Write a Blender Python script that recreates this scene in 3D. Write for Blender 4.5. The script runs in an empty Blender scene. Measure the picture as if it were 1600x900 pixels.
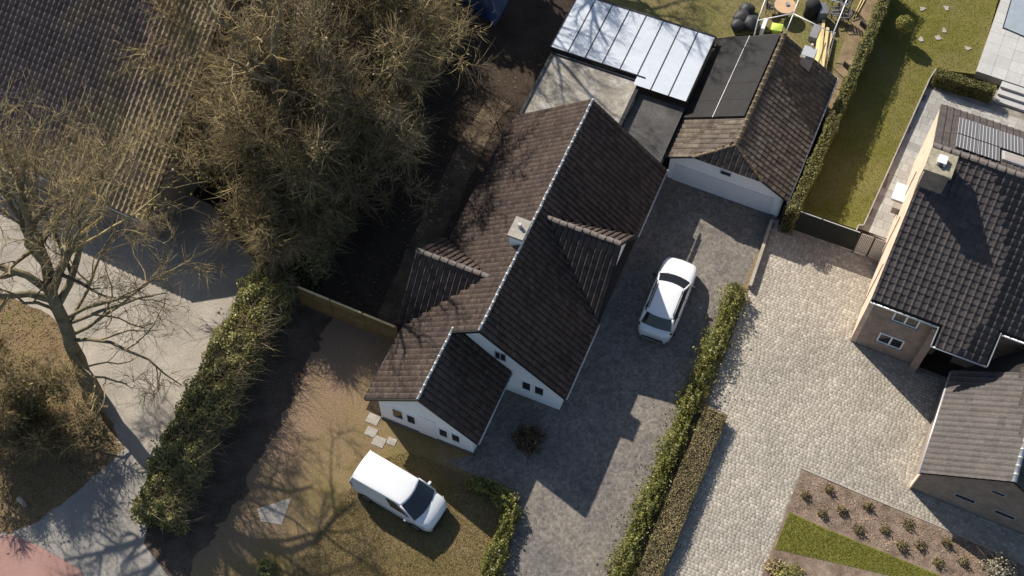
import bpy, bmesh, math, random
import numpy as np
from mathutils import Matrix, Vector

# ------------------------------------------------------------------ camera, sky, sun, exposure
TILT = math.radians(29.5); FPX = 1120/math.tan(TILT); H = 56.0
CAM = np.array([0., -H*math.tan(TILT), H])
scene = bpy.context.scene; COL = scene.collection
cd = bpy.data.cameras.new('camera'); co = bpy.data.objects.new('camera', cd); COL.objects.link(co)
co.location = CAM; co.rotation_euler = (TILT, 0, 0)
cd.sensor_width = 36; cd.lens = FPX/1600*36; cd.clip_start = 1; cd.clip_end = 2000
scene.camera = co
SUN_AZ, SUN_EL = math.radians(126), math.radians(35.9)       # where the sun stands
world = bpy.data.worlds.new('World'); scene.world = world; world.use_nodes = True
nt = world.node_tree; bg = nt.nodes['Background']
sky = nt.nodes.new('ShaderNodeTexSky'); sky.sky_type = 'NISHITA'; sky.sun_disc = False
sky.sun_elevation = SUN_EL; sky.sun_rotation = math.radians(-36)
nt.links.new(sky.outputs[0], bg.inputs[0]); bg.inputs[1].default_value = 0.082
sl = bpy.data.lights.new('sun', 'SUN'); sl.energy = 4.8; sl.angle = math.radians(0.5); sl.color = (1, .93, .82)
so = bpy.data.objects.new('sun', sl); COL.objects.link(so); so.location = (-30, 40, 60)
SD = Vector((-math.cos(SUN_AZ)*math.cos(SUN_EL), -math.sin(SUN_AZ)*math.cos(SUN_EL), -math.sin(SUN_EL)))
so.rotation_euler = SD.to_track_quat('-Z', 'Y').to_euler()
vs = scene.view_settings; vs.view_transform = 'Standard'; vs.look = 'None'; vs.gamma = 1; vs.exposure = 0.65
vs.use_curve_mapping = False

# ------------------------------------------------------------------ helpers
rng = np.random.default_rng(7); random.seed(7)
def ray(px, py):
    x = (px-800)/FPX; y = -(py-450)/FPX; s, c = math.sin(TILT), math.cos(TILT)
    return np.array([x, s+y*c, -c+y*s])
def G(px, py, z=0.):
    d = ray(px, py); return CAM + d*((z-CAM[2])/d[2])
def proj(P):
    P = np.atleast_2d(np.asarray(P, float))-CAM; s, c = math.sin(TILT), math.cos(TILT)
    d = P@np.array([0, s, -c]); return np.stack([800+FPX*P[:, 0]/d, 450-FPX*(P@np.array([0, c, s]))/d], 1)
class Frame:
    def __init__(s, px, py, deg):
        s.O = G(px, py)*np.array([1, 1, 0]); a = math.radians(deg)
        s.U = np.array([math.sin(a), math.cos(a), 0]); s.V = np.array([math.cos(a), -math.sin(a), 0])
    def w(s, u, v, z): return s.O+u*s.U+v*s.V+np.array([0, 0, z])
    def l(s, P): P = np.asarray(P)-s.O; return float(P@s.U), float(P@s.V), float(P[2])
class M:
    def __init__(s): s.v = []; s.f = []
    def add(s, v, f):
        n = len(s.v); s.v += [tuple(map(float, p)) for p in v]; s.f += [tuple(n+i for i in q) for q in f]; return s
    def poly(s, pts): return s.add(pts, [tuple(range(len(pts)))])
    def prism(s, pts, vec):
        pts = [np.asarray(p, float) for p in pts]; n = len(pts); vec = np.asarray(vec, float)
        return s.add(pts+[p+vec for p in pts], [tuple(range(n))[::-1], tuple(range(n, 2*n))]+[(i, (i+1) % n, n+(i+1) % n, n+i) for i in range(n)])
    def box(s, F, u0, u1, v0, v1, z0, z1):
        return s.prism([F.w(u0, v0, z0), F.w(u0, v1, z0), F.w(u1, v1, z0), F.w(u1, v0, z0)], (0, 0, z1-z0))
    def obox(s, c, a, b, d):          # centre and three half-vectors
        c, a, b, d = map(lambda q: np.asarray(q, float), (c, a, b, d))
        return s.prism([c-a-b-d, c+a-b-d, c+a+b-d, c-a+b-d], 2*d)
    def tube(s, pts, rad, n=8, cap=True):
        pts = [np.asarray(p, float) for p in pts]
        if not hasattr(rad, '__len__'): rad = [rad]*len(pts)
        vs_, fs = [], []
        t = pts[1]-pts[0]; r = np.cross(t, [0, 0, 1.]); r = np.cross(t, [0, 1., 0]) if np.linalg.norm(r) < 1e-4*np.linalg.norm(t)+1e-9 else r
        r /= np.linalg.norm(r)
        for i, p in enumerate(pts):
            t = pts[min(i+1, len(pts)-1)]-pts[max(i-1, 0)]; t = t/(np.linalg.norm(t)+1e-9)
            r = r-t*(r@t); r /= np.linalg.norm(r)+1e-9; b = np.cross(t, r)
            for k in range(n): a = 2*math.pi*k/n; vs_.append(p+rad[i]*(math.cos(a)*r+math.sin(a)*b))
        for i in range(len(pts)-1):
            for k in range(n): fs.append((i*n+k, i*n+(k+1) % n, (i+1)*n+(k+1) % n, (i+1)*n+k))
        if cap: fs += [tuple(range(n))[::-1], tuple((len(pts)-1)*n+k for k in range(n))]
        return s.add(vs_, fs)
    def obj(s, name, mat, parent=None, smooth=False, kind=None):
        return mesh_obj(name, s.v, s.f, mat, parent, smooth, kind)
def world_loc(o):
    p = np.zeros(3)
    while o is not None: p = p+np.array(o.location); o = o.parent
    return p
def mesh_obj(name, v, f, mat, parent=None, smooth=False, kind=None, fix=True):
    me = bpy.data.meshes.new(name); v = np.asarray(v, float)
    if parent is not None: v = v-world_loc(parent)
    if isinstance(f, np.ndarray):
        me.vertices.add(len(v)); me.vertices.foreach_set('co', v.ravel())
        k = f.shape[1]; me.loops.add(f.size); me.loops.foreach_set('vertex_index', f.ravel().astype(np.int32))
        me.polygons.add(len(f)); me.polygons.foreach_set('loop_start', np.arange(0, f.size, k, dtype=np.int32))
        me.polygons.foreach_set('loop_total', np.full(len(f), k, dtype=np.int32)); me.update(calc_edges=True)
    else:
        me.from_pydata([tuple(p) for p in v], [], f)
        if fix:
            bm = bmesh.new(); bm.from_mesh(me); bmesh.ops.recalc_face_normals(bm, faces=bm.faces); bm.to_mesh(me); bm.free()
    me.materials.append(mat)
    if smooth: me.polygons.foreach_set('use_smooth', np.ones(len(me.polygons), bool))
    o = bpy.data.objects.new(name, me); COL.objects.link(o); o.parent = parent
    if kind: o['kind'] = kind
    return o
def tag(o, label, cat, group=None):
    o['label'] = label; o['category'] = cat
    if group: o['group'] = group
    return o
def thing(name, label, cat, loc=(0, 0, 0), group=None):
    o = bpy.data.objects.new(name, None); COL.objects.link(o); o.location = tuple(map(float, loc)); o.empty_display_size = .2
    return tag(o, label, cat, group)
def ground(name, px, z, mat, dz=.0, zp=0., rag=0.):
    pts = [G(x, y, zp)*np.array([1, 1, 0])+np.array([0, 0, z]) for x, y in px]
    if rag:                                   # uneven natural edge
        out = []
        for a, b in zip(pts, pts[1:]+pts[:1]):
            k = max(1, int(np.linalg.norm(b-a)/.22)); j = rng.normal(0, rag, (k, 2)); j[0] = 0
            for q in range(1, k): j[q] = .55*j[q-1]+.6*j[q]
            out += [a+(b-a)*(q/k)+np.array([j[q][0], j[q][1], 0]) for q in range(k)]
        pts = out
    m = M()
    if dz: m.prism([p-np.array([0, 0, dz]) for p in pts], (0, 0, dz))
    else: m.poly(pts)
    return m.obj(name, mat, kind='structure')
def inpoly(P, poly):
    P = np.atleast_2d(P); x, y = P[:, 0], P[:, 1]; r = np.zeros(len(P), bool); n = len(poly)
    for i in range(n):
        x1, y1 = poly[i]; x2, y2 = poly[(i+1) % n]
        if y1 == y2: continue
        c = ((y1 > y) != (y2 > y)) & (x < (x2-x1)*(y-y1)/(y2-y1)+x1); r ^= c
    return r

# ------------------------------------------------------------------ materials
class NB:
    def __init__(s, name):
        s.m = bpy.data.materials.new(name); s.m.use_nodes = True; s.t = s.m.node_tree; s.b = s.t.nodes['Principled BSDF']; s.co = None
    def n(s, t, **k):
        q = s.t.nodes.new(t)
        for a, b in k.items(): setattr(q, a, b)
        return q
    def l(s, a, b): s.t.links.new(a, b)
    def pos(s):
        if s.co is None: s.co = s.n('ShaderNodeNewGeometry')
        return s.co.outputs['Position']
    def noise(s, scale, detail=4, rough=.6, dist=0.):
        q = s.n('ShaderNodeTexNoise'); s.l(s.pos(), q.inputs['Vector']); q.inputs['Scale'].default_value = scale
        q.inputs['Detail'].default_value = detail; q.inputs['Roughness'].default_value = rough; q.inputs['Distortion'].default_value = dist
        return q.outputs['Fac']
    def ramp(s, fac, stops):
        q = s.n('ShaderNodeValToRGB'); s.l(fac, q.inputs[0]); e = q.color_ramp.elements
        e[0].position, e[0].color = stops[0][0], (*stops[0][1], 1); e[1].position, e[1].color = stops[-1][0], (*stops[-1][1], 1)
        for p, c in stops[1:-1]: k = e.new(p); k.color = (*c, 1)
        return q.outputs[0]
    def mix(s, a, b, fac, mode='MIX'):
        q = s.n('ShaderNodeMix'); q.data_type = 'RGBA'; q.blend_type = mode
        for sock, x in ((q.inputs[6], a), (q.inputs[7], b), (q.inputs[0], fac)):
            if hasattr(x, 'is_linked') or hasattr(x, 'links'): s.l(x, sock)
            elif isinstance(x, (int, float)): sock.default_value = x
            else: sock.default_value = (*x, 1)
        return q.outputs[2]
    def math(s, op, a, b=0.):
        q = s.n('ShaderNodeMath'); q.operation = op
        for i, x in enumerate((a, b)):
            if isinstance(x, (int, float)): q.inputs[i].default_value = x
            else: s.l(x, q.inputs[i])
        return q.outputs[0]
    def rand(s):                       # one random value for each loose piece
        g = s.n('ShaderNodeNewGeometry'); o = s.n('ShaderNodeObjectInfo'); w = s.n('ShaderNodeTexWhiteNoise'); w.noise_dimensions = '1D'
        a = s.math('MULTIPLY_ADD', g.outputs['Random Per Island'], 137.); a.node.inputs[2].default_value = 0
        s.l(o.outputs['Random'], a.node.inputs[2]) if False else None
        b = s.math('MULTIPLY', o.outputs['Random'], 61.); s.l(s.math('ADD', a, b), w.inputs['W']); return w.outputs['Value']
    def bump(s, h, strength, dist=.02):
        q = s.n('ShaderNodeBump'); q.inputs['Strength'].default_value = strength; q.inputs['Distance'].default_value = dist
        s.l(h, q.inputs['Height']); s.l(q.outputs[0], s.b.inputs['Normal'])
    def done(s, col=None, rough=.8, spec=.3, metal=0.):
        if col is not None:
            if isinstance(col, tuple): s.b.inputs['Base Color'].default_value = (*col, 1)
            else: s.l(col, s.b.inputs['Base Color'])
        s.b.inputs['Roughness'].default_value = rough; s.b.inputs['Specular IOR Level'].default_value = spec; s.b.inputs['Metallic'].default_value = metal
        return s.m
def sc(c, k): return tuple(min(1, x*k) for x in c)
def mottled(name, c, var=.25, scale=2., fine=18., rough=.85, spec=.25, bump=.0, c2=None, piece=0.):
    b = NB(name); c2 = c2 or sc(c, 1+var)
    col = b.ramp(b.noise(scale, 6, .65), [(.3, sc(c, 1-var)), (.5, c), (.7, c2)])
    f = b.noise(fine, 3, .7); col = b.mix(col, b.ramp(f, [(.3, (1-var*.8,)*3), (.7, (1+var*.5,)*3)]), 1., 'MULTIPLY')
    if piece: col = b.mix(col, b.ramp(b.rand(), [(0, (1-piece,)*3), (1, (1+piece,)*3)]), 1., 'MULTIPLY')
    if bump: b.bump(f, bump)
    return b.done(col, rough, spec)
def tile_mat(name, c, moss, piece=.22, mossamt=.5, rough=.7, spec=.3, grad=None, bmp=.35):
    b = NB(name); n1 = b.noise(.55, 5, .6); n2 = b.noise(7, 4, .7)
    if grad:
        sp = b.n('ShaderNodeSeparateXYZ'); b.l(b.pos(), sp.inputs[0]); e = b.math('ADD', b.math('MULTIPLY', sp.outputs[0], grad[0]), b.math('MULTIPLY', sp.outputs[1], grad[1]))
        n1 = b.math('ADD', n1, b.math('MULTIPLY', b.math('ADD', e, grad[2]), .35))
    col = b.mix(c, moss, b.math('MULTIPLY', b.ramp(n1, [(.4, (0, 0, 0)), (.7, (1, 1, 1))]), mossamt))
    col = b.mix(col, b.ramp(n2, [(.3, (.7,)*3), (.7, (1.25,)*3)]), 1., 'MULTIPLY')
    col = b.mix(col, b.ramp(b.rand(), [(0, (1-piece,)*3), (1, (1+piece,)*3)]), 1., 'MULTIPLY')
    b.bump(b.noise(40, 3, .7), bmp, .01)
    return b.done(col, rough, spec)
def leaf_mat(name, c, var=.45, trans=.25, rough=.5):
    b = NB(name); r = b.rand()
    col = b.ramp(r, [(0, sc(c, 1-var)), (.6, c), (1, (min(1, c[0]*(1+var*1.2)), min(1, c[1]*(1+var)), c[2]*(1+var*.5)))])
    col = b.mix(col, b.ramp(b.noise(.8, 3), [(.3, (.75,)*3), (.7, (1.2,)*3)]), 1., 'MULTIPLY')
    b.done(col, rough, .35)
    t = b.n('ShaderNodeBsdfTranslucent'); b.l(col, t.inputs[0]); mx = b.n('ShaderNodeMixShader'); mx.inputs[0].default_value = trans
    out = b.t.nodes['Material Output']; b.l(b.b.outputs[0], mx.inputs[1]); b.l(t.outputs[0], mx.inputs[2]); b.l(mx.outputs[0], out.inputs[0])
    return b.m
def plain(name, c, rough=.6, spec=.4, metal=0.): return NB(name).done(c, rough, spec, metal)
def lawn_mat(name, g1, g2, dry, dryamt=.5, yshift=None, moss=(.07, .1, .02)):
    b = NB(name); col = b.mix(g1, g2, b.ramp(b.noise(1.1, 6, .7), [(.35, (0, 0, 0)), (.65, (1, 1, 1))]))
    f = b.ramp(b.noise(.38, 5, .65, .6), [(.42, (0, 0, 0)), (.62, (1, 1, 1))]); f = b.math('MULTIPLY', f, dryamt)
    if yshift:
        sp = b.n('ShaderNodeSeparateXYZ'); b.l(b.pos(), sp.inputs[0])
        e = b.math('ADD', b.math('MULTIPLY', sp.outputs[0], -yshift[0]), b.math('MULTIPLY', sp.outputs[1], yshift[1]))
        e = b.math('ADD', b.math('ADD', e, yshift[2]), b.math('MULTIPLY', b.noise(.5, 5, .7), 2.2))
        e.node.use_clamp = True; f = b.math('MAXIMUM', f, e)
    col = b.mix(col, dry, f)
    n = b.noise(14, 4, .8); col = b.mix(col, b.ramp(n, [(.3, (.55,)*3), (.7, (1.4,)*3)]), 1., 'MULTIPLY')
    b.bump(n, .7, .05); return b.done(col, .95, .1)

m_soil = mottled('soil', (.05, .037, .028), .35, .5, 9, .95, .1, .6)
m_sand = mottled('sandy_soil', (.21, .155, .095), .35, 1.2, 11, .95, .1, .6, c2=(.3, .23, .15))
m_lawn_w = lawn_mat('front_lawn', (.15, .122, .045), (.215, .16, .07), (.235, .162, .108), .5, (.13, .10, -.75))
m_lawn_r = lawn_mat('green_lawn', (.125, .122, .025), (.17, .155, .04), (.21, .17, .085), .4)
m_lawn_b = lawn_mat('back_lawn', (.14, .14, .045), (.2, .175, .07), (.22, .17, .09), .6)
m_lawn_s = lawn_mat('small_lawn', (.12, .13, .02), (.17, .165, .035), (.18, .16, .055), .25)
m_leaffloor = mottled('leafy_floor', (.2, .145, .08), .4, .9, 13, .95, .1, .8, c2=(.13, .12, .04))
m_drive = None
def drive_mat():
    b = NB('sett_drive'); v = b.n('ShaderNodeTexVoronoi'); b.l(b.pos(), v.inputs['Vector']); v.inputs['Scale'].default_value = 8.5
    v.inputs['Randomness'].default_value = .55
    col = b.ramp(v.outputs['Color'], [(0, (.11, .1, .092)), (1, (.21, .193, .175))])
    # fan courses
    w = b.n('ShaderNodeTexVoronoi'); b.l(b.pos(), w.inputs['Vector']); w.inputs['Scale'].default_value = .62; w.inputs['Randomness'].default_value = .25
    k = b.math('FRACT', b.math('MULTIPLY', w.outputs['Distance'], 3.2))
    col = b.mix(col, b.ramp(k, [(0, (.86,)*3), (.12, (1.12,)*3), (.3, (1,)*3), (1, (.96,)*3)]), 1., 'MULTIPLY')
    col = b.mix(col, b.ramp(b.noise(.35, 5, .65), [(.3, (.72, .72, .75)), (.7, (1.25, 1.2, 1.1))]), 1., 'MULTIPLY')
    col = b.mix(col, b.ramp(b.noise(2.5, 5, .75), [(.3, (.75,)*3), (.7, (1.25,)*3)]), 1., 'MULTIPLY')
    d = b.n('ShaderNodeTexVoronoi'); d.feature = 'DISTANCE_TO_EDGE'; b.l(b.pos(), d.inputs['Vector']); d.inputs['Scale'].default_value = 8.5; d.inputs['Randomness'].default_value = .55
    b.bump(b.ramp(d.outputs[0], [(0, (0, 0, 0)), (.12, (1, 1, 1))]), .6, .012); return b.done(col, .85, .25)
m_drive = drive_mat()
m_joint = mottled('joint_sand', (.24, .215, .18), .3, 2, 20, .95, .1)
def paver_mat():
    b = NB('tumbled_paver'); col = b.ramp(b.rand(), [(0, (.27, .247, .215)), (.5, (.325, .3, .262)), (.85, (.36, .335, .295)), (1, (.42, .395, .35))])
    col = b.mix(col, b.ramp(b.noise(.25, 4, .6), [(.3, (.82, .8, .78)), (.7, (1.15, 1.12, 1.05))]), 1., 'MULTIPLY')
    col = b.mix(col, b.ramp(b.noise(30, 3, .7), [(.3, (.85,)*3), (.7, (1.1,)*3)]), 1., 'MULTIPLY'); b.bump(b.noise(40, 3), .3, .01)
    return b.done(col, .85, .2)
m_paver = paver_mat()
m_gravel = mottled('pale_concrete', (.32, .285, .24), .26, .45, 9, .9, .2, .5)
m_asphalt = mottled('asphalt', (.26, .24, .215), .22, .5, 12, .9, .2, .4)
m_pink = mottled('pink_path', (.3, .175, .15), .15, .7, 14, .9, .2, .3)
m_slab = mottled('patio_slab', (.33, .315, .29), .14, 1.2, 9, .8, .25, .15, piece=.16)
m_slab2 = mottled('terrace_slab', (.43, .425, .41), .1, .6, 7, .75, .25, .1, piece=.06)
m_conc = mottled('concrete', (.33, .3, .26), .2, 1.5, 12, .9, .2, .3)
m_tile_w = tile_mat('tile_brown', (.078, .06, .054), (.115, .086, .067), .25, .55, .9, .08, None, .05)
m_tile_g = tile_mat('tile_garage', (.1, .08, .066), (.165, .135, .1), .3, .65, .85, .15)
m_tile_r = tile_mat('tile_charcoal', (.068, .057, .055), (.085, .07, .064), .2, .4, .75, .2)
m_tile_t = tile_mat('tile_pan', (.15, .112, .1), (.25, .19, .105), .25, .95, .75, .25, (.1, -.07, 2.75))
m_deck = plain('roof_underlay', (.03, .027, .025), .9, .1)
m_ridge_w = mottled('ridge_glint', (.62, .61, .58), .2, 3, 20, .5, .5)  # whitish colour stands in for the sun glint along the ridge caps
m_ridge_d = mottled('ridge_dark', (.1, .085, .08), .3, 3, 20, .65, .35)
m_ridge_g = mottled('ridge_moss', (.22, .17, .11), .3, 3, 20, .85, .2)
m_white = mottled('white_render', (.8, .8, .79), .05, .8, 10, .8, .3)
m_whitew = plain('white_plastic', (.8, .8, .8), .35, .5)
m_bricks = None
def brick_mat(name, c1, c2, mort):
    b = NB(name); br = b.n('ShaderNodeTexBrick')
    tc = b.n('ShaderNodeTexCoord'); b.l(tc.outputs['UV'], br.inputs['Vector'])
    br.inputs['Color1'].default_value = (*c1, 1); br.inputs['Color2'].default_value = (*c2, 1); br.inputs['Mortar'].default_value = (*mort, 1)
    br.inputs['Scale'].default_value = 1; br.inputs['Brick Width'].default_value = .21; br.inputs['Row Height'].default_value = .062; br.inputs['Mortar Size'].default_value = .006
    col = b.mix(br.outputs[0], b.ramp(b.noise(1.5, 4), [(.3, (.8,)*3), (.7, (1.2,)*3)]), 1., 'MULTIPLY')
    b.bump(br.outputs['Fac'], -.5, .01); return b.done(col, .85, .2)
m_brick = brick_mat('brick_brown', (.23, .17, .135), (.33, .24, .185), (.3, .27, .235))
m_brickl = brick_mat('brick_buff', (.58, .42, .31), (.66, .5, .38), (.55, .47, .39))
m_glass = plain('window_glass', (.02, .024, .03), .06, .6)
m_gutter = plain('zinc', (.5, .5, .5), .4, .5, .3)
m_black = plain('black_metal', (.02, .02, .021), .45, .4)
m_solar = mottled('solar_black', (.013, .0125, .014), .3, 1.4, 6, .6, .12)
m_bit = mottled('bitumen_pale', (.3, .27, .225), .32, 1.1, 7, .9, .15, .3, c2=(.46, .44, .4))
m_bitd = mottled('bitumen_dark', (.085, .08, .076), .35, .8, 8, .9, .15, .3)
m_poly = mottled('polycarbonate', (.5, .535, .58), .06, .5, 4, .35, .5)
m_bark = mottled('bark', (.22, .18, .115), .4, 2.2, 14, .95, .1, .8, c2=(.3, .26, .14))
m_twig = leaf_mat('twig', (.26, .205, .11), .7, 0, .8)
m_twig2 = leaf_mat('twig_dark', (.215, .172, .105), .7, 0, .8)
m_leaf = leaf_mat('leaf_laurel', (.19, .19, .05), .45, .2, .42)
m_leafd = leaf_mat('leaf_dark', (.26, .25, .085), .5, .2, .45)
m_leafy = leaf_mat('leaf_box', (.28, .225, .11), .3, .15, .6)
m_ivy = leaf_mat('leaf_ivy', (.17, .15, .05), .5, .2, .5)
m_leafr = leaf_mat('leaf_hedge', (.15, .145, .042), .4, .15, .6)
m_dry = leaf_mat('leaf_litter', (.23, .15, .08), .5, .1, .8)
m_silver = leaf_mat('leaf_silver', (.33, .29, .22), .3, .1, .7)
m_core = plain('stems', (.03, .025, .018), .95, .05)
m_timber = mottled('timber', (.21, .135, .06), .25, 1.5, 12, .8, .2, .2, piece=.15)
m_pine = mottled('fresh_pine', (.62, .48, .24), .12, 2, 9, .7, .25, piece=.1)

# ------------------------------------------------------------------ ground, roads, lawns
mesh_obj('ground', [(-260, -200, -.02), (260, -200, -.02), (260, 320, -.02), (-260, 320, -.02)], [(0, 1, 2, 3)], m_soil, kind='structure')
ground('lawn', [(225, 990), (222, 880), (395, 560), (480, 478), (622, 532), (572, 640), (597, 652), (742, 712), (692, 719), (802, 772), (812, 786), (796, 860), (765, 990)], 0, m_lawn_w)
ground('hedge_shade_strip', [(205, 850), (300, 700), (400, 540), (470, 465), (520, 492), (440, 660), (360, 800), (300, 890), (290, 990), (225, 990)], .003, mottled('shade_soil', (.1, .074, .056), .4, .9, 9, .95, .1, .6), rag=.22)  # darker soil colour paints in the deep shade beside the hedge
ground('garden_path', [(800, 165), (776, 190), (690, 372), (640, 470), (610, 515), (585, 505), (640, 380), (715, 225), (765, 150)], .002, mottled('trodden_soil', (.1, .075, .052), .5, .9, 8, .95, .1, .6, c2=(.17, .13, .085)), rag=.07)
drive_px = [(1000, 225), (1042, 276), (1215, 338), (1203, 350), (1165, 440), (1060, 672), (930, 990), (765, 990), (796, 860), (812, 786), (802, 772), (692, 719), (742, 712), (740, 640), (860, 560)]
ground('driveway', drive_px, .004, m_drive)
ground('forecourt', [(-320, 120), (60, 190), (330, 320), (415, 430), (330, 590), (235, 760), (215, 850), (300, 990), (60, 990), (-320, 990)], .0, m_gravel)
ground('leafy_verge', [(-320, 420), (-40, 462), (25, 468), (75, 490), (118, 540), (150, 620), (195, 700), (150, 742), (118, 770), (60, 815), (10, 835), (-320, 835)], .006, m_leaffloor, rag=.12)
ground('cycle_path', [(-320, 836), (22, 836), (70, 858), (125, 890), (170, 990), (-320, 990)], .010, m_pink)
ground('asphalt_road', [(60, 816), (118, 771), (150, 743), (196, 702), (240, 770), (225, 850), (330, 990), (171, 990), (126, 890), (71, 858), (24, 838)], .008, m_asphalt)
ground('back_lawn', [(900, -90), (945, 0), (1000, 20), (1115, 60), (1222, 48), (1300, 125), (1352, -20), (1380, -90)], .0, m_lawn_b)
ground('sandy_strip', [(1362, -60), (1345, 0), (1310, 90), (1282, 178), (1300, 190), (1400, -60)], .004, m_sand)
ground('soil_strip', [(1165, 440), (1200, 350), (1215, 340), (1160, 470), (1110, 620), (985, 990), (925, 990), (1060, 672)], .006, m_sand)
R = Frame(1328, 532, 24.4)
pav_px = [(1212, 342), (1340, 398), (1372, 415), (1328, 532), (1470, 590), (1423, 762), (1520, 800), (1640, 850), (1640, 990), (1477, 826), (1253, 733), (1190, 900), (1150, 990), (985, 990), (1110, 620), (1163, 470)]
bedpave = ground('paved_driveway', [(1212, 340), (1395, 418), (1328, 532), (1480, 590), (1470, 640), (1423, 762), (1640, 848), (1640, 900), (1477, 828), (1253, 733), (1190, 900), (1150, 990), (980, 990), (1110, 618), (1163, 470)], .0, m_joint)
def pavers():
    pu, pv = .205, .15                                   # long side along v
    LA, LB, LW = [], [], []
    for ai in np.arange(-22, 8, pv):
        ws = rng.choice([.15, .18, .21, .24], 140); e = np.cumsum(ws)-12.3+rng.uniform(0, .2); LA.append(np.full(140, ai)); LB.append(e-ws/2); LW.append(ws)
    A, B, PW = np.concatenate(LA), np.concatenate(LB), np.concatenate(LW); P = R.O+A[:, None]*R.U+B[:, None]*R.V
    px = proj(P); k = inpoly(px, pav_px) & (px[:, 1] < 930) & (px[:, 0] < 1630)
    k &= ~((A > -.02) & (B > -.02)) & ~((A > -6.28) & (B > 4.82)); A, B, PW = A[k], B[k], PW[k]; n = len(A)
    hw = PW/2-.005+rng.normal(0, .002, n); hl = pv/2-.005+rng.normal(0, .003, n); zt = .009+rng.normal(0, .0012, n)
    rot = rng.normal(0, .025, n); V = np.zeros((n, 8, 3)); tl = rng.normal(0, .0008, (n, 4))
    for i, (sx, sy) in enumerate(((-1, -1), (1, -1), (1, 1), (-1, 1))):
        for q, (ins, zz) in enumerate(((0, .002), (.008, 1))):
            b = sx*(hw-ins); a = sy*(hl-ins); bb = b*np.cos(rot)-a*np.sin(rot); aa = b*np.sin(rot)+a*np.cos(rot)
            P = R.O+(A+aa)[:, None]*R.U+(B+bb)[:, None]*R.V; P[:, 2] = .002 if q == 0 else zt+tl[:, i]; V[:, q*4+i] = P
    F = np.array([[4, 5, 6, 7], [0, 1, 5, 4], [1, 2, 6, 5], [2, 3, 7, 6], [3, 0, 4, 7]])
    F = (np.arange(n)[:, None, None]*8+F).reshape(-1, 4)
    mesh_obj('paver', V.reshape(-1, 3), F, m_paver, bedpave, kind='stuff')
pavers()
# garden bed and small lawn in front of the brick wing
ground('planting_bed', [(1253, 733), (1477, 827), (1640, 902), (1640, 990), (1150, 990), (1190, 900)], .03, mottled('bark_mulch', (.2, .148, .112), .45, 1.6, 16, .95, .1, .9, c2=(.28, .215, .165)), dz=.03)
ground('small_lawn', [(1233, 800), (1290, 826), (1475, 902), (1600, 960), (1500, 1000), (1440, 990), (1400, 902), (1210, 858)], .04, m_lawn_s)
# raised garden lawn and its edging
LZ = .28
lawn_px = [(1402, -70), (1580, -70), (1526, 116), (1462, 108), (1452, 122), (1347, 352), (1340, 352), (1338, 358), (1226, 320), (1250, 290)]
ground('garden_lawn', lawn_px, LZ, m_lawn_r, dz=LZ+.01, zp=LZ)

# ------------------------------------------------------------------ patio, terrace and steps of the brick house
patio = ground('patio', [(1452, 124), (1346, 356), (1386, 378), (1420, 330), (1490, 190), (1640, 290), (1640, 170), (1566, 138), (1462, 118)], .0, m_joint)
def slabs(par, F, poly, du, dv, z, mat, u0, u1, v0, v1, jitter=0., gap=.006, stag=True):
    mesh = None; a = u0; i = 0
    while a < u1:
        b = v0+((i % 3)*dv*.37 if stag else 0)
        while b < v1:
            wv = dv*random.choice([1, 1, .66, 1.33]) if jitter else dv
            c = F.w(a+du/2, b+wv/2, z)
            if inpoly(proj(c), poly)[0]:
                if mesh is None:
                    m = M(); m.prism([np.array(p) for p in ((-.5, -.5, 0), (.5, -.5, 0), (.5, .5, 0), (-.5, .5, 0))], (0, 0, .03))
                    o = m.obj('slab', mat, None); mesh = o.data; bpy.data.objects.remove(o)
                o = bpy.data.objects.new('slab', mesh); COL.objects.link(o); o.parent = par
                Rm = Matrix(((F.V[0]*(wv-2*gap), F.U[0]*(du-2*gap), 0, c[0]), (F.V[1]*(wv-2*gap), F.U[1]*(du-2*gap), 0, c[1]), (0, 0, 1, z-.026+random.gauss(0, .002)), (0, 0, 0, 1)))
                o.matrix_basis = Matrix.Translation(-Vector(world_loc(par)))@Rm
            b += wv
        a += du; i += 1
slabs(patio, R, [(1452, 124), (1346, 356), (1394, 376), (1425, 310), (1482, 188), (1640, 275), (1640, 185), (1566, 150), (1462, 118)], .5, .6, .03, m_slab, 1, 17, -4, 6, 1)
TZ = .48
T_ = R.l(G(1525, 112, TZ)); m = M(); m.box(R, T_[0], T_[0]+14, T_[1], T_[1]+9, -.01, TZ); terrace = m.obj('terrace', m_conc, kind='structure')
slabs(terrace, R, [(1400, 400), (1500, -80), (1660, -80), (1660, 400)], .8, .8, TZ+.03, m_slab2, T_[0]+.01, T_[0]+7, T_[1]+.01, T_[1]+5, 0, .006, False)
st = thing('garden_steps', 'three pale stone steps from raised terrace down to patio', 'steps', R.w(T_[0]-1, T_[1]+2, 0))
for i in range(3):
    M().box(R, T_[0]-.42*(i+1), T_[0]-.42*i-.003, T_[1]+1.5, T_[1]+6, .0, TZ-.15*(i+1)+.13).obj('step', m_slab2, st)
pool = thing('pool_cover', 'blue grey pool cover with dark edge on pale terrace', 'pool', G(1600, 20, TZ+.03))
c1, c2, c3, c4 = [G(x, y, TZ+.035) for x, y in ((1566, 44), (1588, -30), (1700, 5), (1680, 92))]
M().prism([c1, c2, c3, c4], (0, 0, .03)).obj('frame', m_black, pool)
q = (c1+c2+c3+c4)/4; M().prism([p+(q-p)*.03+np.array([0, 0, .031]) for p in (c1, c2, c3, c4)], (0, 0, .02)).obj('cover', mottled('pool_cover', (.27, .31, .35), .1, 2, 30, .6, .3), pool)
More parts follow.
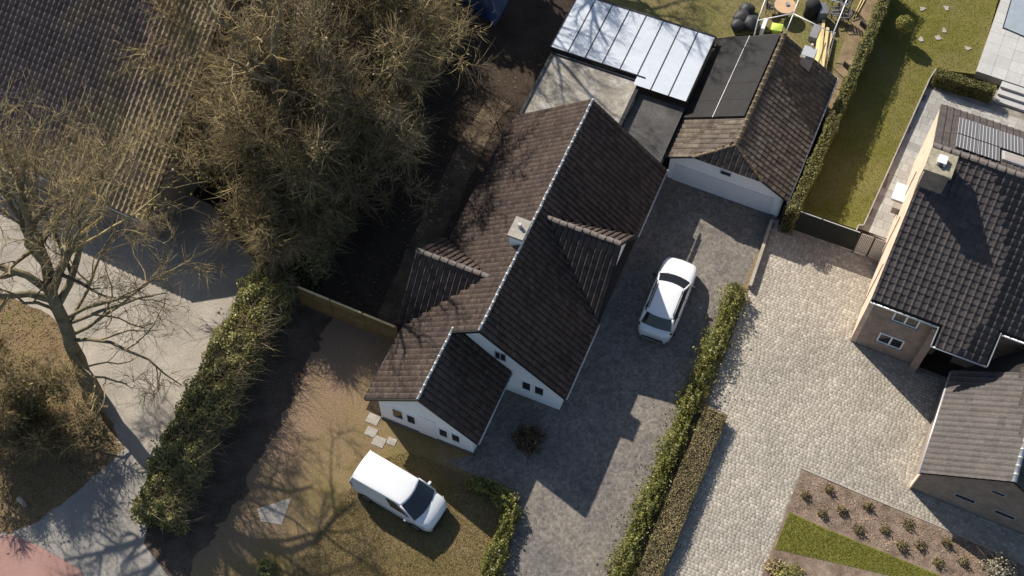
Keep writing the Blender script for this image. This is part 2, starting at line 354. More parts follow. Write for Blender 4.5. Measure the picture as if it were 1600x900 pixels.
# edging kerbs
def kerb(name, px, w, z0, z1, mat, label, zp=0.):
    pts = [G(x, y, zp)*np.array([1, 1, 0]) for x, y in px]
    t = thing(name, label, 'kerb', pts[0]+np.array([0, 0, z0]))
    for a, b in zip(pts[:-1], pts[1:]):
        d = b-a; L = np.linalg.norm(d); d /= L; nrm = np.array([-d[1], d[0], 0])*w/2; n = max(1, round(L/1.0))
        for i in range(n):
            p, q_ = a+d*(L*i/n+.004), a+d*(L*(i+1)/n-.004); dz_ = random.gauss(0, .004)
            M().prism([p-nrm+(0, 0, z0), q_-nrm+(0, 0, z0), q_+nrm+(0, 0, z0), p+nrm+(0, 0, z0)], (0, 0, z1-z0+dz_)).obj('kerb_stone', mat, t)
kerb('lawn_edging', [(1463, 107), (1453, 122), (1349, 352), (1341, 352), (1338, 360)], .07, 0, LZ+.04, m_conc, 'thin pale concrete edging along raised garden lawn by patio', LZ)
kerb('low_wall', [(1206, 344), (1172, 447)], .16, 0, .35, m_conc, 'low concrete wall running from garage corner along sunlit drive', .3)
kerb('driveway_kerb', [(1158, 462), (1060, 675), (938, 960)], .07, 0, .06, m_conc, 'thin concrete kerb between dark drive and laurel hedge')
kerb('bed_edging', [(1252, 732), (1360, 778), (1477, 827), (1640, 902)], .06, 0, .055, m_conc, 'thin edging between paved drive and shrub bed')

# ------------------------------------------------------------------ roofs
def tile_mesh(prof, t):
    n = len(prof); v = []; f = []
    for (x, z) in prof: v.append((x, 0, z+t))
    for (x, z) in prof: v.append((x, 1.07, z))
    for (x, z) in prof: v.append((x, 0, z-.012))
    for i in range(n-1): f += [(i, i+1, n+i+1, n+i), (2*n+i, 2*n+i+1, i+1, i)]
    f += [(0, n, 2*n), (n-1, 2*n+n-1, 2*n-1)]
    return np.array(v, float), f
FLAT = tile_mesh([(0.0, -.01), (.05, .05), (.2, .065), (.32, .012), (.885, 0.0), (.89, -.025)], .003)
ROLL = tile_mesh([(0.0, 0.006), (.12, .03), (.26, .036), (.38, .02), (.55, .004), (.985, .003)], .03)
FLATG = tile_mesh([(0.0, -.01), (.06, .035), (.2, .042), (.3, .01), (.92, 0.0), (.925, -.02)], .022)
PAN = tile_mesh([(0.0, .0), (.14, .055), (.32, .075), (.5, .05), (.68, .008), (.985, .0)], .04)
class Tiles:
    def __init__(s, tm, mat): s.tm = tm; s.mat = mat; s.L = []
    def slope(s, O, ax, L_, up, D, tw, tl, clip=None):
        O, ax, up = map(lambda q: np.asarray(q, float), (O, ax, up)); ax = ax/np.linalg.norm(ax); up = up/np.linalg.norm(up)
        n = np.cross(ax, up)
        if n[2] < 0: O = O+ax*L_; ax = -ax; n = -n
        nx = max(1, round(L_/tw)); tw = L_/nx; ny = max(1, round(D/tl)); tl = D/ny
        for j in range(ny):
            for i in range(nx):
                c = O+ax*((i+.5)*tw)+up*((j+.5)*tl)
                if clip is not None and not clip(c): continue
                p = O+ax*(i*tw)+up*(j*tl)+n*(.02+random.gauss(0, .003))
                a2 = ax+up*random.gauss(0, .008)
                s.L.append((p, a2*tw, up*tl+n*random.gauss(0, .004), n))
    def emit(s, roof, ntop=300):
        V, F = s.tm; base = world_loc(roof)
        P = np.array([q[0] for q in s.L]); A = np.array([q[1] for q in s.L]); U = np.array([q[2] for q in s.L]); N = np.array([q[3] for q in s.L])
        c = P+.5*A+.5*U; px = proj(c); ins = (px[:, 0] > 2) & (px[:, 0] < 1598) & (px[:, 1] > 2) & (px[:, 1] < 898)
        vd = CAM-c; dist = np.linalg.norm(vd, axis=1); area = np.einsum('ij,ij->i', N, vd)/dist**3*np.linalg.norm(A, axis=1)*np.linalg.norm(U, axis=1)
        order = np.argsort(-np.where(ins, area, -1)); pick = order[:ntop]; pick = pick[ins[pick]]; rest = np.setdiff1d(np.arange(len(P)), pick)
        if len(pick):
            o = mesh_obj('roof_tile', V, F, s.mat, None, fix=False); me = o.data; bpy.data.objects.remove(o)
            for k in pick:
                o = bpy.data.objects.new('roof_tile', me); COL.objects.link(o); o.parent = roof
                p = P[k]-base; a, u, n = A[k], U[k], N[k]
                o.matrix_basis = Matrix(((a[0], u[0], n[0], p[0]), (a[1], u[1], n[1], p[1]), (a[2], u[2], n[2], p[2]), (0, 0, 0, 1)))
        if len(rest):
            W_ = P[rest][:, None]+V[None, :, 0, None]*A[rest][:, None]+V[None, :, 1, None]*U[rest][:, None]+V[None, :, 2, None]*N[rest][:, None]
            f4 = [q for q in F if len(q) == 4]; f3 = [q for q in F if len(q) == 3]
            ft = np.array([t for q in f4 for t in ((q[0], q[1], q[2]), (q[0], q[2], q[3]))]+f3)
            FF = (np.arange(len(rest))[:, None, None]*len(V)+ft).reshape(-1, 3)
            mesh_obj('roof_tile', W_.reshape(-1, 3), FF, s.mat, roof, kind='stuff')
def slab_pts(m, pts, t=.1):            # roof deck: polygon thickened downwards
    m.prism([np.asarray(p)-np.array([0, 0, t]) for p in pts], (0, 0, t-.004))
def ridge_caps(par, a, b, mat, r=.13, L=.4, lift=.03, name='ridge_tile'):
    a, b = np.asarray(a, float), np.asarray(b, float); d = b-a; D = np.linalg.norm(d); d /= D; n = max(1, round(D/L))
    side = np.cross(d, [0, 0, 1.]); side /= np.linalg.norm(side); up = np.cross(side, d); mesh = None
    for i in range(n):
        p = a+d*(D*i/n)
        if mesh is None:
            v, f = [], []; l = D/n
            for e, (y, rr, s_) in enumerate(((0, r, 0), (l*.8, r*.92, 0), (l*.8, r*1.06, 0), (l*.965, r*1.04, 0))):
                for k in range(6):
                    t = math.pi*k/5; v.append((rr*math.cos(t), y, rr*.85*math.sin(t)-.03))
            for e in range(3):
                for k in range(5): f.append((e*6+k, e*6+k+1, e*6+6+k+1, e*6+6+k))
            f += [tuple(range(6)), tuple(range(18, 24))]
            o = mesh_obj(name, v, f, mat, None, True); mesh = o.data; bpy.data.objects.remove(o)
        o = bpy.data.objects.new(name, mesh); COL.objects.link(o); o.parent = par
        q = p-world_loc(par)+up*lift+side*random.gauss(0, .006)
        o.matrix_basis = Matrix(((side[0], d[0], up[0], q[0]), (side[1], d[1], up[1], q[1]), (side[2], d[2], up[2], q[2]), (0, 0, 0, 1)))
def uvbox(o, F):                       # wall coordinates in metres for the brick material
    me = o.data; uv = me.uv_layers.new(name='UVMap'); base = world_loc(o)-F.O
    for p in me.polygons:
        n = np.array(p.normal); ax = F.V if abs(n@F.U) > abs(n@F.V) else F.U
        for li in p.loop_indices:
            c = np.array(me.vertices[me.loops[li].vertex_index].co)+base
            uv.data[li].uv = (c@ax, c[2]) if abs(n[2]) < .8 else (c@F.U, c@F.V)
def window(root, O, a, n, w, h, fm, nsash=1, t=.07, depth=.06, sill=None, name='window'):
    """O lower-left corner on the wall, a along the wall, n outwards"""
    O, a, n = map(lambda q: np.asarray(q, float), (O, a, n)); z = np.array([0, 0, 1.]); m = M()
    def bar(x0, x1, z0, z1): m.prism([O+a*x0+z*z0-n*.02, O+a*x1+z*z0-n*.02, O+a*x1+z*z1-n*.02, O+a*x0+z*z1-n*.02], n*(depth+.02))
    bar(0, t, 0, h); bar(w-t, w, 0, h); bar(t+.001, w-t-.001, 0, t); bar(t+.001, w-t-.001, h-t, h)
    for k in range(1, nsash): x = w*k/nsash; bar(x-t*.6, x+t*.6, t+.001, h-t-.001)
    f = m.obj(name, fm, root)
    for k in range(nsash):
        x0, x1 = w*k/nsash+t*.7, w*(k+1)/nsash-t*.7
        M().prism([O+a*x0+z*t*.7+n*.012, O+a*x1+z*t*.7+n*.012, O+a*x1+z*(h-t*.7)+n*.012, O+a*x0+z*(h-t*.7)+n*.012], n*.012).obj('pane', m_glass, f)
    if sill is not None:
        m = M(); m.prism([O-a*.06-z*.06-n*.02, O+a*(w+.06)-z*.06-n*.02, O+a*(w+.06)-z*.005-n*.02, O-a*.06-z*.005-n*.02], n*.14); m.obj('sill', sill, f)
def gutter(root, a, b, mat, r=.055): M().tube([a, b], r, 8).obj('gutter', mat, root, True)

# ---------- white house
W = Frame(597, 652, 23)
wh = thing('white_house', 'white rendered house with brown tiled gabled roof and cross gables', 'house', W.w(8, 4, 0))
EZ, PZ = 2.3, .841
RV, RZ = 3.77, 5.9; LV, RVE = -.5, 8.05; WV, WZ = 2.35, 4.70; WR = 5.2
U0, UM, U1 = -.3, 3.35, 17.4
def wall_poly(F, u, pts, t=.22, d=1):  # gable wall in plane u
    return [F.w(u, v, z) for v, z in pts], F.U*t*d
m = M()
p, v = wall_poly(W, 0, [(0, 0), (4.8, 0), (4.8, 2.45), (WV, WZ-.16), (0, 2.55)]); m.prism(p, v)
m.box(W, .222, 17.1, 0, .2, 0, 2.55); m.box(W, .222, 3.65, 4.58, 4.8, 0, 2.45)
o = m.obj('wing_wall', m_white, wh)
m = M(); p, v = wall_poly(W, 3.68, [(4.82, 0), (7.7, 0), (7.7, 2.45), (RV, RZ-.16), (2.6, 4.6), (4.82, 2.5)]); m.prism(p, v)
m.box(W, 3.91, 16.87, 7.5, 7.7, 0, 2.4)
p, v = wall_poly(W, 17.1, [(0, 0), (7.7, 0), (7.7, 2.45), (RV, RZ-.16), (0, 2.55)], .22, -1); m.prism(p, v); m.obj('main_wall', m_white, wh)
# cross gable walls
m = M(); m.prism([W.w(7.9, 7.72, 0), W.w(12.65, 7.72, 0), W.w(12.65, 7.72, 2.4), W.w(10.3, 7.72, 5.2), W.w(7.9, 7.72, 2.4)], -W.V*.2); m.obj('gable_wall', m_white, wh)
m = M(); m.prism([W.w(4.15, -.3, 0), W.w(8.85, -.3, 0), W.w(8.85, -.3, 2.3), W.w(6.5, -.3, 4.8), W.w(4.15, -.3, 2.3)], W.V*.2); m.obj('gable_wall', m_white, wh)
roof = M()
slab_pts(roof, [W.w(U0, LV, EZ), W.w(U0, WV, WZ), W.w(UM, WV, WZ), W.w(UM, RV, RZ), W.w(U1, RV, RZ), W.w(U1, LV, EZ)])
slab_pts(roof, [W.w(UM, RV, RZ), W.w(UM, RVE, EZ), W.w(U1, RVE, EZ), W.w(U1, RV, RZ)])
slab_pts(roof, [W.w(U0, WV, WZ), W.w(U0, WR, EZ), W.w(3.66, WR, EZ), W.w(3.66, WV, WZ)])
# left cross gable: ridge u 6.5 z 5.1 ; right cross gable: ridge u 10.3 z 5.5
LG, LGZ, LH = 6.5, 5.05, 2.6; RG, RGZ, RH = 10.3, 5.5, 2.66
slab_pts(roof, [W.w(LG, -.85, LGZ), W.w(LG-LH, -.85, EZ), W.w(LG-LH, -.45, EZ), W.w(LG, 2.77, LGZ)])
slab_pts(roof, [W.w(LG, -.85, LGZ), W.w(LG+LH, -.85, EZ), W.w(LG+LH, -.45, EZ), W.w(LG, 2.77, LGZ)])
slab_pts(roof, [W.w(RG, 7.98, RGZ), W.w(RG-RH, 8.08, EZ), W.w(RG-RH, 8.0, EZ), W.w(RG, 4.22, RGZ)])
slab_pts(roof, [W.w(RG, 7.98, RGZ), W.w(RG+RH, 8.08, EZ), W.w(RG+RH, 8.0, EZ), W.w(RG, 4.22, RGZ)])
roof = roof.obj('roof', m_deck, wh)
Tw = Tiles(FLAT, m_tile_w); SU = lambda F, dv, dz: F.V*dv+np.array([0, 0, dz])
TWX, TLX = .30, .225
def n_lg(c):  # outside the left cross gable (plan)
    u, v_, z_ = W.l(c); return not (abs(u-LG) < LH*(1-max(0, (v_+.45)/3.22))-.02)
def n_rg(c):
    u, v_, z_ = W.l(c); return not (abs(u-RG) < RH*(1-max(0, (8.0-v_)/3.78))-.02)
Tw.slope(W.w(U0, LV, EZ), W.U, UM-U0, SU(W, WV-LV, WZ-EZ), math.hypot(WV-LV, WZ-EZ), TWX, TLX, n_lg)
Tw.slope(W.w(UM, LV, EZ), W.U, U1-UM, SU(W, RV-LV, RZ-EZ), math.hypot(RV-LV, RZ-EZ), TWX, TLX, n_lg)
Tw.slope(W.w(UM, RVE, EZ), W.U, U1-UM, SU(W, RV-RVE, RZ-EZ), math.hypot(RV-RVE, RZ-EZ), TWX, TLX, n_rg)
Tw.slope(W.w(U0, WR, EZ), W.U, 3.66-U0, SU(W, WV-WR, WZ-EZ), math.hypot(WV-WR, WZ-EZ), TWX, TLX)
def in_lg(c): u, v_, z_ = W.l(c); return abs(u-LG) < LH*(1-max(0, (v_+.45)/3.22))+.16
def in_rg(c): u, v_, z_ = W.l(c); return abs(u-RG) < RH*(1-max(0, (8.0-v_)/3.78))+.16
for s_ in (-1, 1):
    up = -s_*W.U*LH+np.array([0, 0, LGZ-EZ]); Tw.slope(W.w(LG+s_*LH, -.85, EZ), W.V, 3.62, up, np.linalg.norm(up), TWX, TLX, in_lg)
    up = -s_*W.U*RH+np.array([0, 0, RGZ-EZ]); Tw.slope(W.w(RG+s_*RH, 4.22, EZ), W.V, 3.76, up, np.linalg.norm(up), TWX, TLX, in_rg)
Tw.emit(roof)
ridge_caps(roof, W.w(UM, RV, RZ), W.w(U1, RV, RZ), m_ridge_w, .065, .4, .05)
ridge_caps(roof, W.w(U0, WV, WZ), W.w(UM+.25, WV, WZ), m_ridge_w, .065, .4, .05)
ridge_caps(roof, W.w(LG, -.85, LGZ), W.w(LG, 2.9, LGZ), m_ridge_d, .13, .4, .05)
ridge_caps(roof, W.w(RG, 4.1, RGZ), W.w(RG, 7.98, RGZ), m_ridge_d, .13, .4, .05)
for (a, b) in (((UM, RVE+.05), (7.6, RVE+.05)), ((13, RVE+.05), (U1, RVE+.05)), ((U0, WR+.05), (3.6, WR+.05)), ((U0, LV-.05), (3.9, LV-.05)), ((9.1, LV-.05), (U1, LV-.05))):
    gutter(wh, W.w(*a, EZ-.07), W.w(*b, EZ-.07), m_black if a[1] < 4 else m_gutter, .045)
# verge boards
for (u, pts) in ((U0, [(LV, EZ), (WV, WZ), (WR, EZ)]), (UM, [(WV, WZ), (RV, RZ), (RVE, EZ)])):
    for (v0, z0), (v1, z1) in zip(pts[:-1], pts[1:]):
        M().prism([W.w(u-.03, v0, z0-.19), W.w(u-.03, v1, z1-.19), W.w(u-.03, v1, z1+.0), W.w(u-.03, v0, z0+.0)], W.U*.028).obj('verge_board', m_black if v0 > 4 or True else m_white, wh)
for (v0, v1, z0, z1) in ((.66, 1.26, .8, 1.8), (1.4, 1.9, .8, 1.75), (3.06, 3.55, .72, 1.62), (3.7, 4.18, .72, 1.6)):
    window(wh, W.w(0, v0, z0), W.V, -W.U, v1-v0, z1-z0, m_whitew, 1, .05, .05)
for (v0, v1) in ((5.72, 6.22), (6.36, 6.88)):
    window(wh, W.w(3.68, v0, .88), W.V, -W.U, v1-v0, .9, m_whitew, 1, .05, .05)
window(wh, W.w(3.68, 4.35, 3.1), W.V, -W.U, .58, .72, m_gutter, 2, .04, .05)
M().box(W, -.035, -.001, 2.0, 2.92, .05, 2.05).obj('door', m_whitew, wh)
M().box(W, -.06, .22, -.03, 4.83, 0, .12).obj('plinth', mottled('plinth', (.12, .12, .12), .2), wh)
# chimney
ch = M(); ch.box(W, 8.2, 9.15, 3.15, 3.78, 4.6, 6.35).obj('chimney', m_white, roof)
chc = M().box(W, 8.12, 9.23, 3.08, 3.86, 6.352, 6.5).obj('chimney_cap', m_conc, wh)
M().tube([W.w(8.75, 3.45, 6.5), W.w(8.75, 3.45, 6.75)], [.1, .085], 10).obj('flue', m_gutter, chc)
# flat roofed rear extension
ex = thing('flat_roof_extension', 'flat roofed rear extension with weathered pale bitumen behind the white house', 'extension', W.w(20, 2, 0))
M().box(W, 17.42, 21.85, .1, 4.75, 0, 2.4).obj('wall', m_white, ex)
M().box(W, 17.41, 22.0, -.15, 4.9, 2.402, 2.62).obj('roof', m_bit, ex)
for b in ((21.86, 22.05, -.22, 5.0), (17.42, 21.86, -.22, -.08), (18.0, 21.86, 4.82, 5.0)):
    M().box(W, *b, 2.55, 2.71).obj('roof_edge', m_black, ex)
M().box(W, 18.0, 21.8, 4.66, 4.8, 2.622, 2.66).obj('roof_strip', m_conc, ex)
lk = thing('link_roof', 'dark bitumen flat roof between house and garage', 'extension', W.w(19.5, 6.4, 0))
M().box(W, 17.42, 21.3, 5.02, 7.4, 0, 2.2).obj('wall', m_white, lk)
M().box(W, 17.0, 21.4, 5.01, 7.62, 2.202, 2.36).obj('roof', m_bitd, lk)
# veranda roof of polycarbonate panes
vr = thing('veranda_roof', 'white polycarbonate veranda roof with dark glazing bars behind the house', 'veranda', W.w(24, 4, 0))
VU0, VU1 = 21.35, 26.3; NP = 8; VV0, VV1 = -.35, 7.62
def vz(u): return 2.86-.03*(u-21)
for i in range(NP):
    a, b = VV0+(VV1-VV0)*i/NP, VV0+(VV1-VV0)*(i+1)/NP; u0 = 22.12 if b < 5.2 else VU0+.1
    M().prism([W.w(u0, a+.03, vz(u0)), W.w(u0, b-.03, vz(u0)), W.w(VU1, b-.03, vz(VU1)), W.w(VU1, a+.03, vz(VU1))], (0, 0, .025)).obj('pane', m_poly, vr)
for i in range(NP+1):
    a = VV0+(VV1-VV0)*i/NP; u0 = 22.12 if a < 5 else VU0+.1
    M().prism([W.w(u0, a-.029, vz(u0)-.03), W.w(u0, a+.029, vz(u0)-.03), W.w(VU1, a+.029, vz(VU1)-.03), W.w(VU1, a-.029, vz(VU1)-.03)], (0, 0, .07)).obj('glazing_bar', m_black, vr)
M().box(W, VU1, VU1+.12, VV0-.05, VV1+.05, 2.55, 2.75).obj('front_beam', m_black, vr)
M().box(W, 22.06, 22.115, VV0-.05, 5.1, 2.72, 2.9).obj('rear_beam', m_black, vr)
for a in (VV0, 3.6, VV1-.1): M().box(W, VU1, VU1+.1, a, a+.1, 0, 2.549).obj('post', m_black, vr)

# ---------- garage
Gf = Frame(1042, 276, 24)
ga = thing('garage', 'white garage with half hipped brown tiled roof and solar panels', 'garage', Gf.w(4, 3, 0))
GE, GR, GV = 1.95, 3.95, 3.08; GL, GRT = -.35, 6.42; GU1 = 8.45; pit = (GR-GE)/(GV-GL)
HZ = 2.85; hv0 = GL+(HZ-GE)/pit; hv1 = GRT-(HZ-GE)/((GR-GE)/(GRT-GV)); HU = .55
m = M(); m.prism([Gf.w(0, 0, 0), Gf.w(0, 6.2, 0), Gf.w(0, 6.2, 1.95), Gf.w(0, hv1, HZ-.12), Gf.w(0, hv0, HZ-.12), Gf.w(0, 0, 2.05)], Gf.U*.2)
m.box(Gf, .202, 8.2, 0, .2, 0, 2.05); m.box(Gf, .202, 8.2, 6.0, 6.2, 0, 1.95)
m.prism([Gf.w(8.2, .21, 0), Gf.w(8.2, 5.99, 0), Gf.w(8.2, 5.99, 1.95), Gf.w(8.2, GV, GR-.15), Gf.w(8.2, .21, 2.05)], -Gf.U*.2)
m.obj('wall', m_white, ga)
M().box(Gf, -.05, -.002, .3, 5.75, 0, 1.42).obj('garage_door', mottled('door_white', (.62, .64, .66), .04, .8, 9, .6, .3), ga)
window(ga, Gf.w(0, 2.7, 1.95), Gf.V, -Gf.U, .6, .32, m_gutter, 1, .04, .05)
gr = M()
slab_pts(gr, [Gf.w(-.3, GL, GE), Gf.w(-.3, hv0, HZ), Gf.w(HU, GV, GR), Gf.w(GU1, GV, GR), Gf.w(GU1, GL, GE)])
slab_pts(gr, [Gf.w(-.3, GRT, GE), Gf.w(-.3, hv1, HZ), Gf.w(HU, GV, GR), Gf.w(GU1, GV, GR), Gf.w(GU1, GRT, GE)])
slab_pts(gr, [Gf.w(-.3, hv0, HZ), Gf.w(-.3, hv1, HZ), Gf.w(HU, GV, GR)], .06)
gr = gr.obj('roof', m_deck, ga)
Tg = Tiles(FLATG, m_tile_g)
def hipclip(c):
    u, v_, z_ = Gf.l(c); return not (z_ > HZ and u < -.3+(HU+.3)*(z_-HZ)/(GR-HZ)+.02)
Tg.slope(Gf.w(-.3, GL, GE), Gf.U, GU1+.3, SU(Gf, GV-GL, GR-GE), math.hypot(GV-GL, GR-GE), .33, .3, hipclip)
Tg.slope(Gf.w(-.3, GRT, GE), Gf.U, GU1+.3, SU(Gf, GV-GRT, GR-GE), math.hypot(GV-GRT, GR-GE), .33, .3, hipclip)
up = Gf.U*(HU+.3)+np.array([0, 0, GR-HZ])
Tg.slope(Gf.w(-.3, hv0, HZ), Gf.V, hv1-hv0, up, np.linalg.norm(up), .3, .28, lambda c: abs(Gf.l(c)[1]-(hv0+hv1)/2) < (hv1-hv0)/2*(1-(Gf.l(c)[2]-HZ)/(GR-HZ))+.03)
Tg.emit(gr)
ridge_caps(gr, Gf.w(HU, GV, GR), Gf.w(GU1, GV, GR), m_ridge_g, .13, .42, .05)
for hv in (hv0, hv1): ridge_caps(gr, Gf.w(-.3, hv, HZ), Gf.w(HU, GV, GR), m_ridge_g, .09, .35, .03)
gutter(ga, Gf.w(-.35, GRT+.05, GE-.05), Gf.w(GU1, GRT+.05, GE-.05), m_gutter, .06); gutter(ga, Gf.w(-.35, GL-.05, GE-.05), Gf.w(GU1, GL-.05, GE-.05), m_black, .05)
M().tube([Gf.w(-.04, 6.1, .02), Gf.w(-.04, 6.1, 1.9)], .035, 8).obj('downpipe', m_whitew, ga)
slp = np.array(SU(Gf, GV-GL, GR-GE)); SL = np.linalg.norm(slp); slp /= SL; nrm = np.cross(Gf.U, slp); nrm = nrm if nrm[2] > 0 else -nrm
for j in range(2):
    for i in range(5):
        O = Gf.w(2.35+i*1.19, GL, GE)+slp*(.18+j*1.83)+nrm*.14
        pn = M().prism([O+Gf.U*.006+slp*.006, O+Gf.U*1.184+slp*.006, O+Gf.U*1.184+slp*1.815, O+Gf.U*.006+slp*1.815], nrm*.035).obj('solar_panel', m_solar, gr)
M().prism([Gf.w(2.32, GL, GE)+slp*2.0+nrm*.14, Gf.w(8.32, GL, GE)+slp*2.0+nrm*.14, Gf.w(8.32, GL, GE)+slp*2.018+nrm*.14, Gf.w(2.32, GL, GE)+slp*2.018+nrm*.14], nrm*.043).obj('panel_rail', m_gutter, gr)
M().box(Gf, 7.45, 8.15, 4.35, 4.95, 2.0, 3.75).obj('chimney', mottled('chimney_brick', (.33, .31, .29), .2), ga)
cc = M().box(Gf, 7.38, 8.22, 4.28, 5.02, 3.752, 3.85).obj('chimney_cap', m_conc, ga)
M().prism([Gf.w(7.4, 4.3, 4.02), Gf.w(7.4, 5.0, 4.02), Gf.w(8.0, 5.0, 4.1), Gf.w(8.0, 4.3, 4.1)], (0, 0, .03)).obj('cowl', m_gutter, cc)
for a in ((7.45, 4.35), (7.45, 4.95), (7.95, 4.35), (7.95, 4.95)): M().tube([Gf.w(*a, 3.85), Gf.w(*a, 4.05)], .02, 6).obj('cowl_leg', m_gutter, cc)
M().tube([Gf.w(8.1, 4.65, 3.85), Gf.w(8.1, 4.65, 4.25)], .08, 8).obj('flue', m_gutter, cc)

# ---------- brick house (right)
rh = thing('brick_house', 'tall brick house with charcoal tiled roof, chimney and rear solar panels', 'house', R.w(6, 5, 0))
RE, RR, RU = 4.55, 8.85, 6.0; RN = 12.2; V1 = 13.0; RVL = 0.02
rp = (RR-RE)/(RU+.3)
def zr(u): return RE+rp*(u+.3)
def wallobj(m, name, mat, par, F): o = m.obj(name, mat, par); uvbox(o, F); return o
m = M(); m.box(R, 0, .25, .252, 3.4, 0, zr(0)-.1); m.box(R, .9, 1.15, 3.4, V1-.26, 0, zr(.9)-.1); m.box(R, .251, .899, 3.15, 3.4, 0, zr(.1)-.1); m.box(R, 11.65, 11.9, .252, V1-.26, 0, 4.6)
wallobj(m, 'wall', m_brick, rh, R)
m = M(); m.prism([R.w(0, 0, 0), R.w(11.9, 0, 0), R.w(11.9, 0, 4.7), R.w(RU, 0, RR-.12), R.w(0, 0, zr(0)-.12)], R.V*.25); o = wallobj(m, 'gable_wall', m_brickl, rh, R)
m = M(); m.prism([R.w(0, V1, 0), R.w(11.9, V1, 0), R.w(11.9, V1, 4.7), R.w(RU, V1, RR-.12), R.w(0, V1, zr(0)-.12)], -R.V*.25); wallobj(m, 'gable_wall', m_brick, rh, R)
PU0 = -1.05; PV0, PV1 = 3.25, 5.82; SE = .27
rr = M()
slab_pts(rr, [R.w(-.3, RVL, zr(-.3)), R.w(RU, RVL, RR), R.w(RU, V1+.1, RR), R.w(SE, V1+.1, zr(SE)), R.w(SE, PV1, zr(SE)), R.w(PU0, PV1, zr(PU0)), R.w(PU0, PV0, zr(PU0)), R.w(-.3, PV0, zr(-.3))])
slab_pts(rr, [R.w(RU, RVL, RR), R.w(RN, RVL, RE), R.w(RN, V1+.1, RE), R.w(RU, V1+.1, RR)])
rr = rr.obj('roof', m_deck, rh)
Tr = Tiles(ROLL, m_tile_r); upR = R.U*(RU+.3)+np.array([0, 0, RR-RE]); upn = upR/np.linalg.norm(upR); DR = np.linalg.norm(upR)
OO = R.w(PU0, RVL, zr(PU0)); DD = np.linalg.norm(R.w(RU, 0, RR)-R.w(PU0, 0, zr(PU0)))
def rclip(c):
    u, v_, z_ = R.l(c)
    if v_ < PV0: return u > -.32
    if v_ > PV1: return u > SE-.02
    return True
Tr.slope(OO, R.V, V1-RVL+.1, upn, DD, .335, .345, rclip)
upN = -R.U*(RN-RU)+np.array([0, 0, RR-RE]); Tr.slope(R.w(RN, RVL, RE), R.V, V1-RVL+.1, upN, np.linalg.norm(upN), .335, .345)
Tr.emit(rr)
ridge_caps(rr, R.w(RU, RVL-.02, RR), R.w(RU, V1, RR), m_ridge_d, .15, .42, .06)
for a, b in (((-.34, 0), (-.34, PV0-.02)), ((PU0-.04, PV0), (PU0-.04, PV1)), ((SE-.04, PV1+.05), (SE-.04, V1))):
    gutter(rh, R.w(*a, zr(a[0])-.03), R.w(*b, zr(b[0])-.03), m_gutter, .05)
for v_, u0, u1 in ((PV0-.02, PU0-.04, -.34), (PV1+.02, PU0-.04, SE)):
    M().prism([R.w(u0, v_-.02, zr(u0)-.1), R.w(u1, v_-.02, zr(u1)-.1), R.w(u1, v_-.02, zr(u1)+.06), R.w(u0, v_-.02, zr(u0)+.06)], R.V*.04).obj('porch_verge', m_gutter, rh)
M().prism([R.w(-.3, RVL-.03, RE-.14), R.w(RU, RVL-.03, RR-.14), R.w(RU, RVL-.03, RR+.07), R.w(-.3, RVL-.03, RE+.07)], R.V*.028).obj('verge_board', m_ridge_d, rh)
M().prism([R.w(RN, RVL-.03, RE-.14), R.w(RU+.002, RVL-.03, RR-.14), R.w(RU+.002, RVL-.03, RR+.07), R.w(RN, RVL-.03, RE+.07)], R.V*.028).obj('verge_board', m_ridge_d, rh)
for v0, z0 in ((1.25, 3.25), (1.1, .95)): window(rh, R.w(0, v0, z0), R.V, -R.U, 1.22, .85, m_whitew, 2, .07, .05, m_conc)
window(rh, R.w(.9, 6.1, 3.9), R.V, -R.U, .9, .7, m_whitew, 2, .07, .05, m_conc)
M().box(R, .86, .899, 3.9, 4.8, .05, 2.1).obj('door', m_black, rh)
m = M(); m.box(R, -.42, -.001, 3.05, 3.4, 0, zr(-.3)-.25); wallobj(m, 'pier', m_brick, rh, R)
# chimney
m = M(); m.box(R, 4.35, 5.5, .0, 1.1, 7.0, 9.05); o = wallobj(m, 'chimney', m_brick, rh, R)
cap = M().box(R, 4.27, 5.58, -.07, 1.18, 9.052, 9.2).obj('chimney_cap', mottled('cap_lichen', (.3, .27, .2), .4, 5, 30, .95, .1, .4), rh)
M().box(R, 4.75, 5.2, .35, .75, 9.2, 9.42).obj('cowl', m_whitew, cap); M().tube([R.w(4.72, .55, 9.2), R.w(4.72, .55, 9.36)], .09, 8).obj('flue', m_black, cap)
# wall box on the sunny gable
b = R.l(G(1413, 303, 2.3)); M().box(R, b[0]-.5, b[0]+.55, -.6, -.002, 2.1, 2.3).obj('canopy', m_whitew, rh)
M().box(R, b[0]-.95, b[0]-.52, -.4, -.002, 1.7, 2.2).obj('wall_box', m_brick, rh)
for k in range(3): M().box(R, 2.0+k*2.9, 2.06+k*2.9, -.05, -.002, .2, 4.4).obj('downpipe', m_brickl, rh)
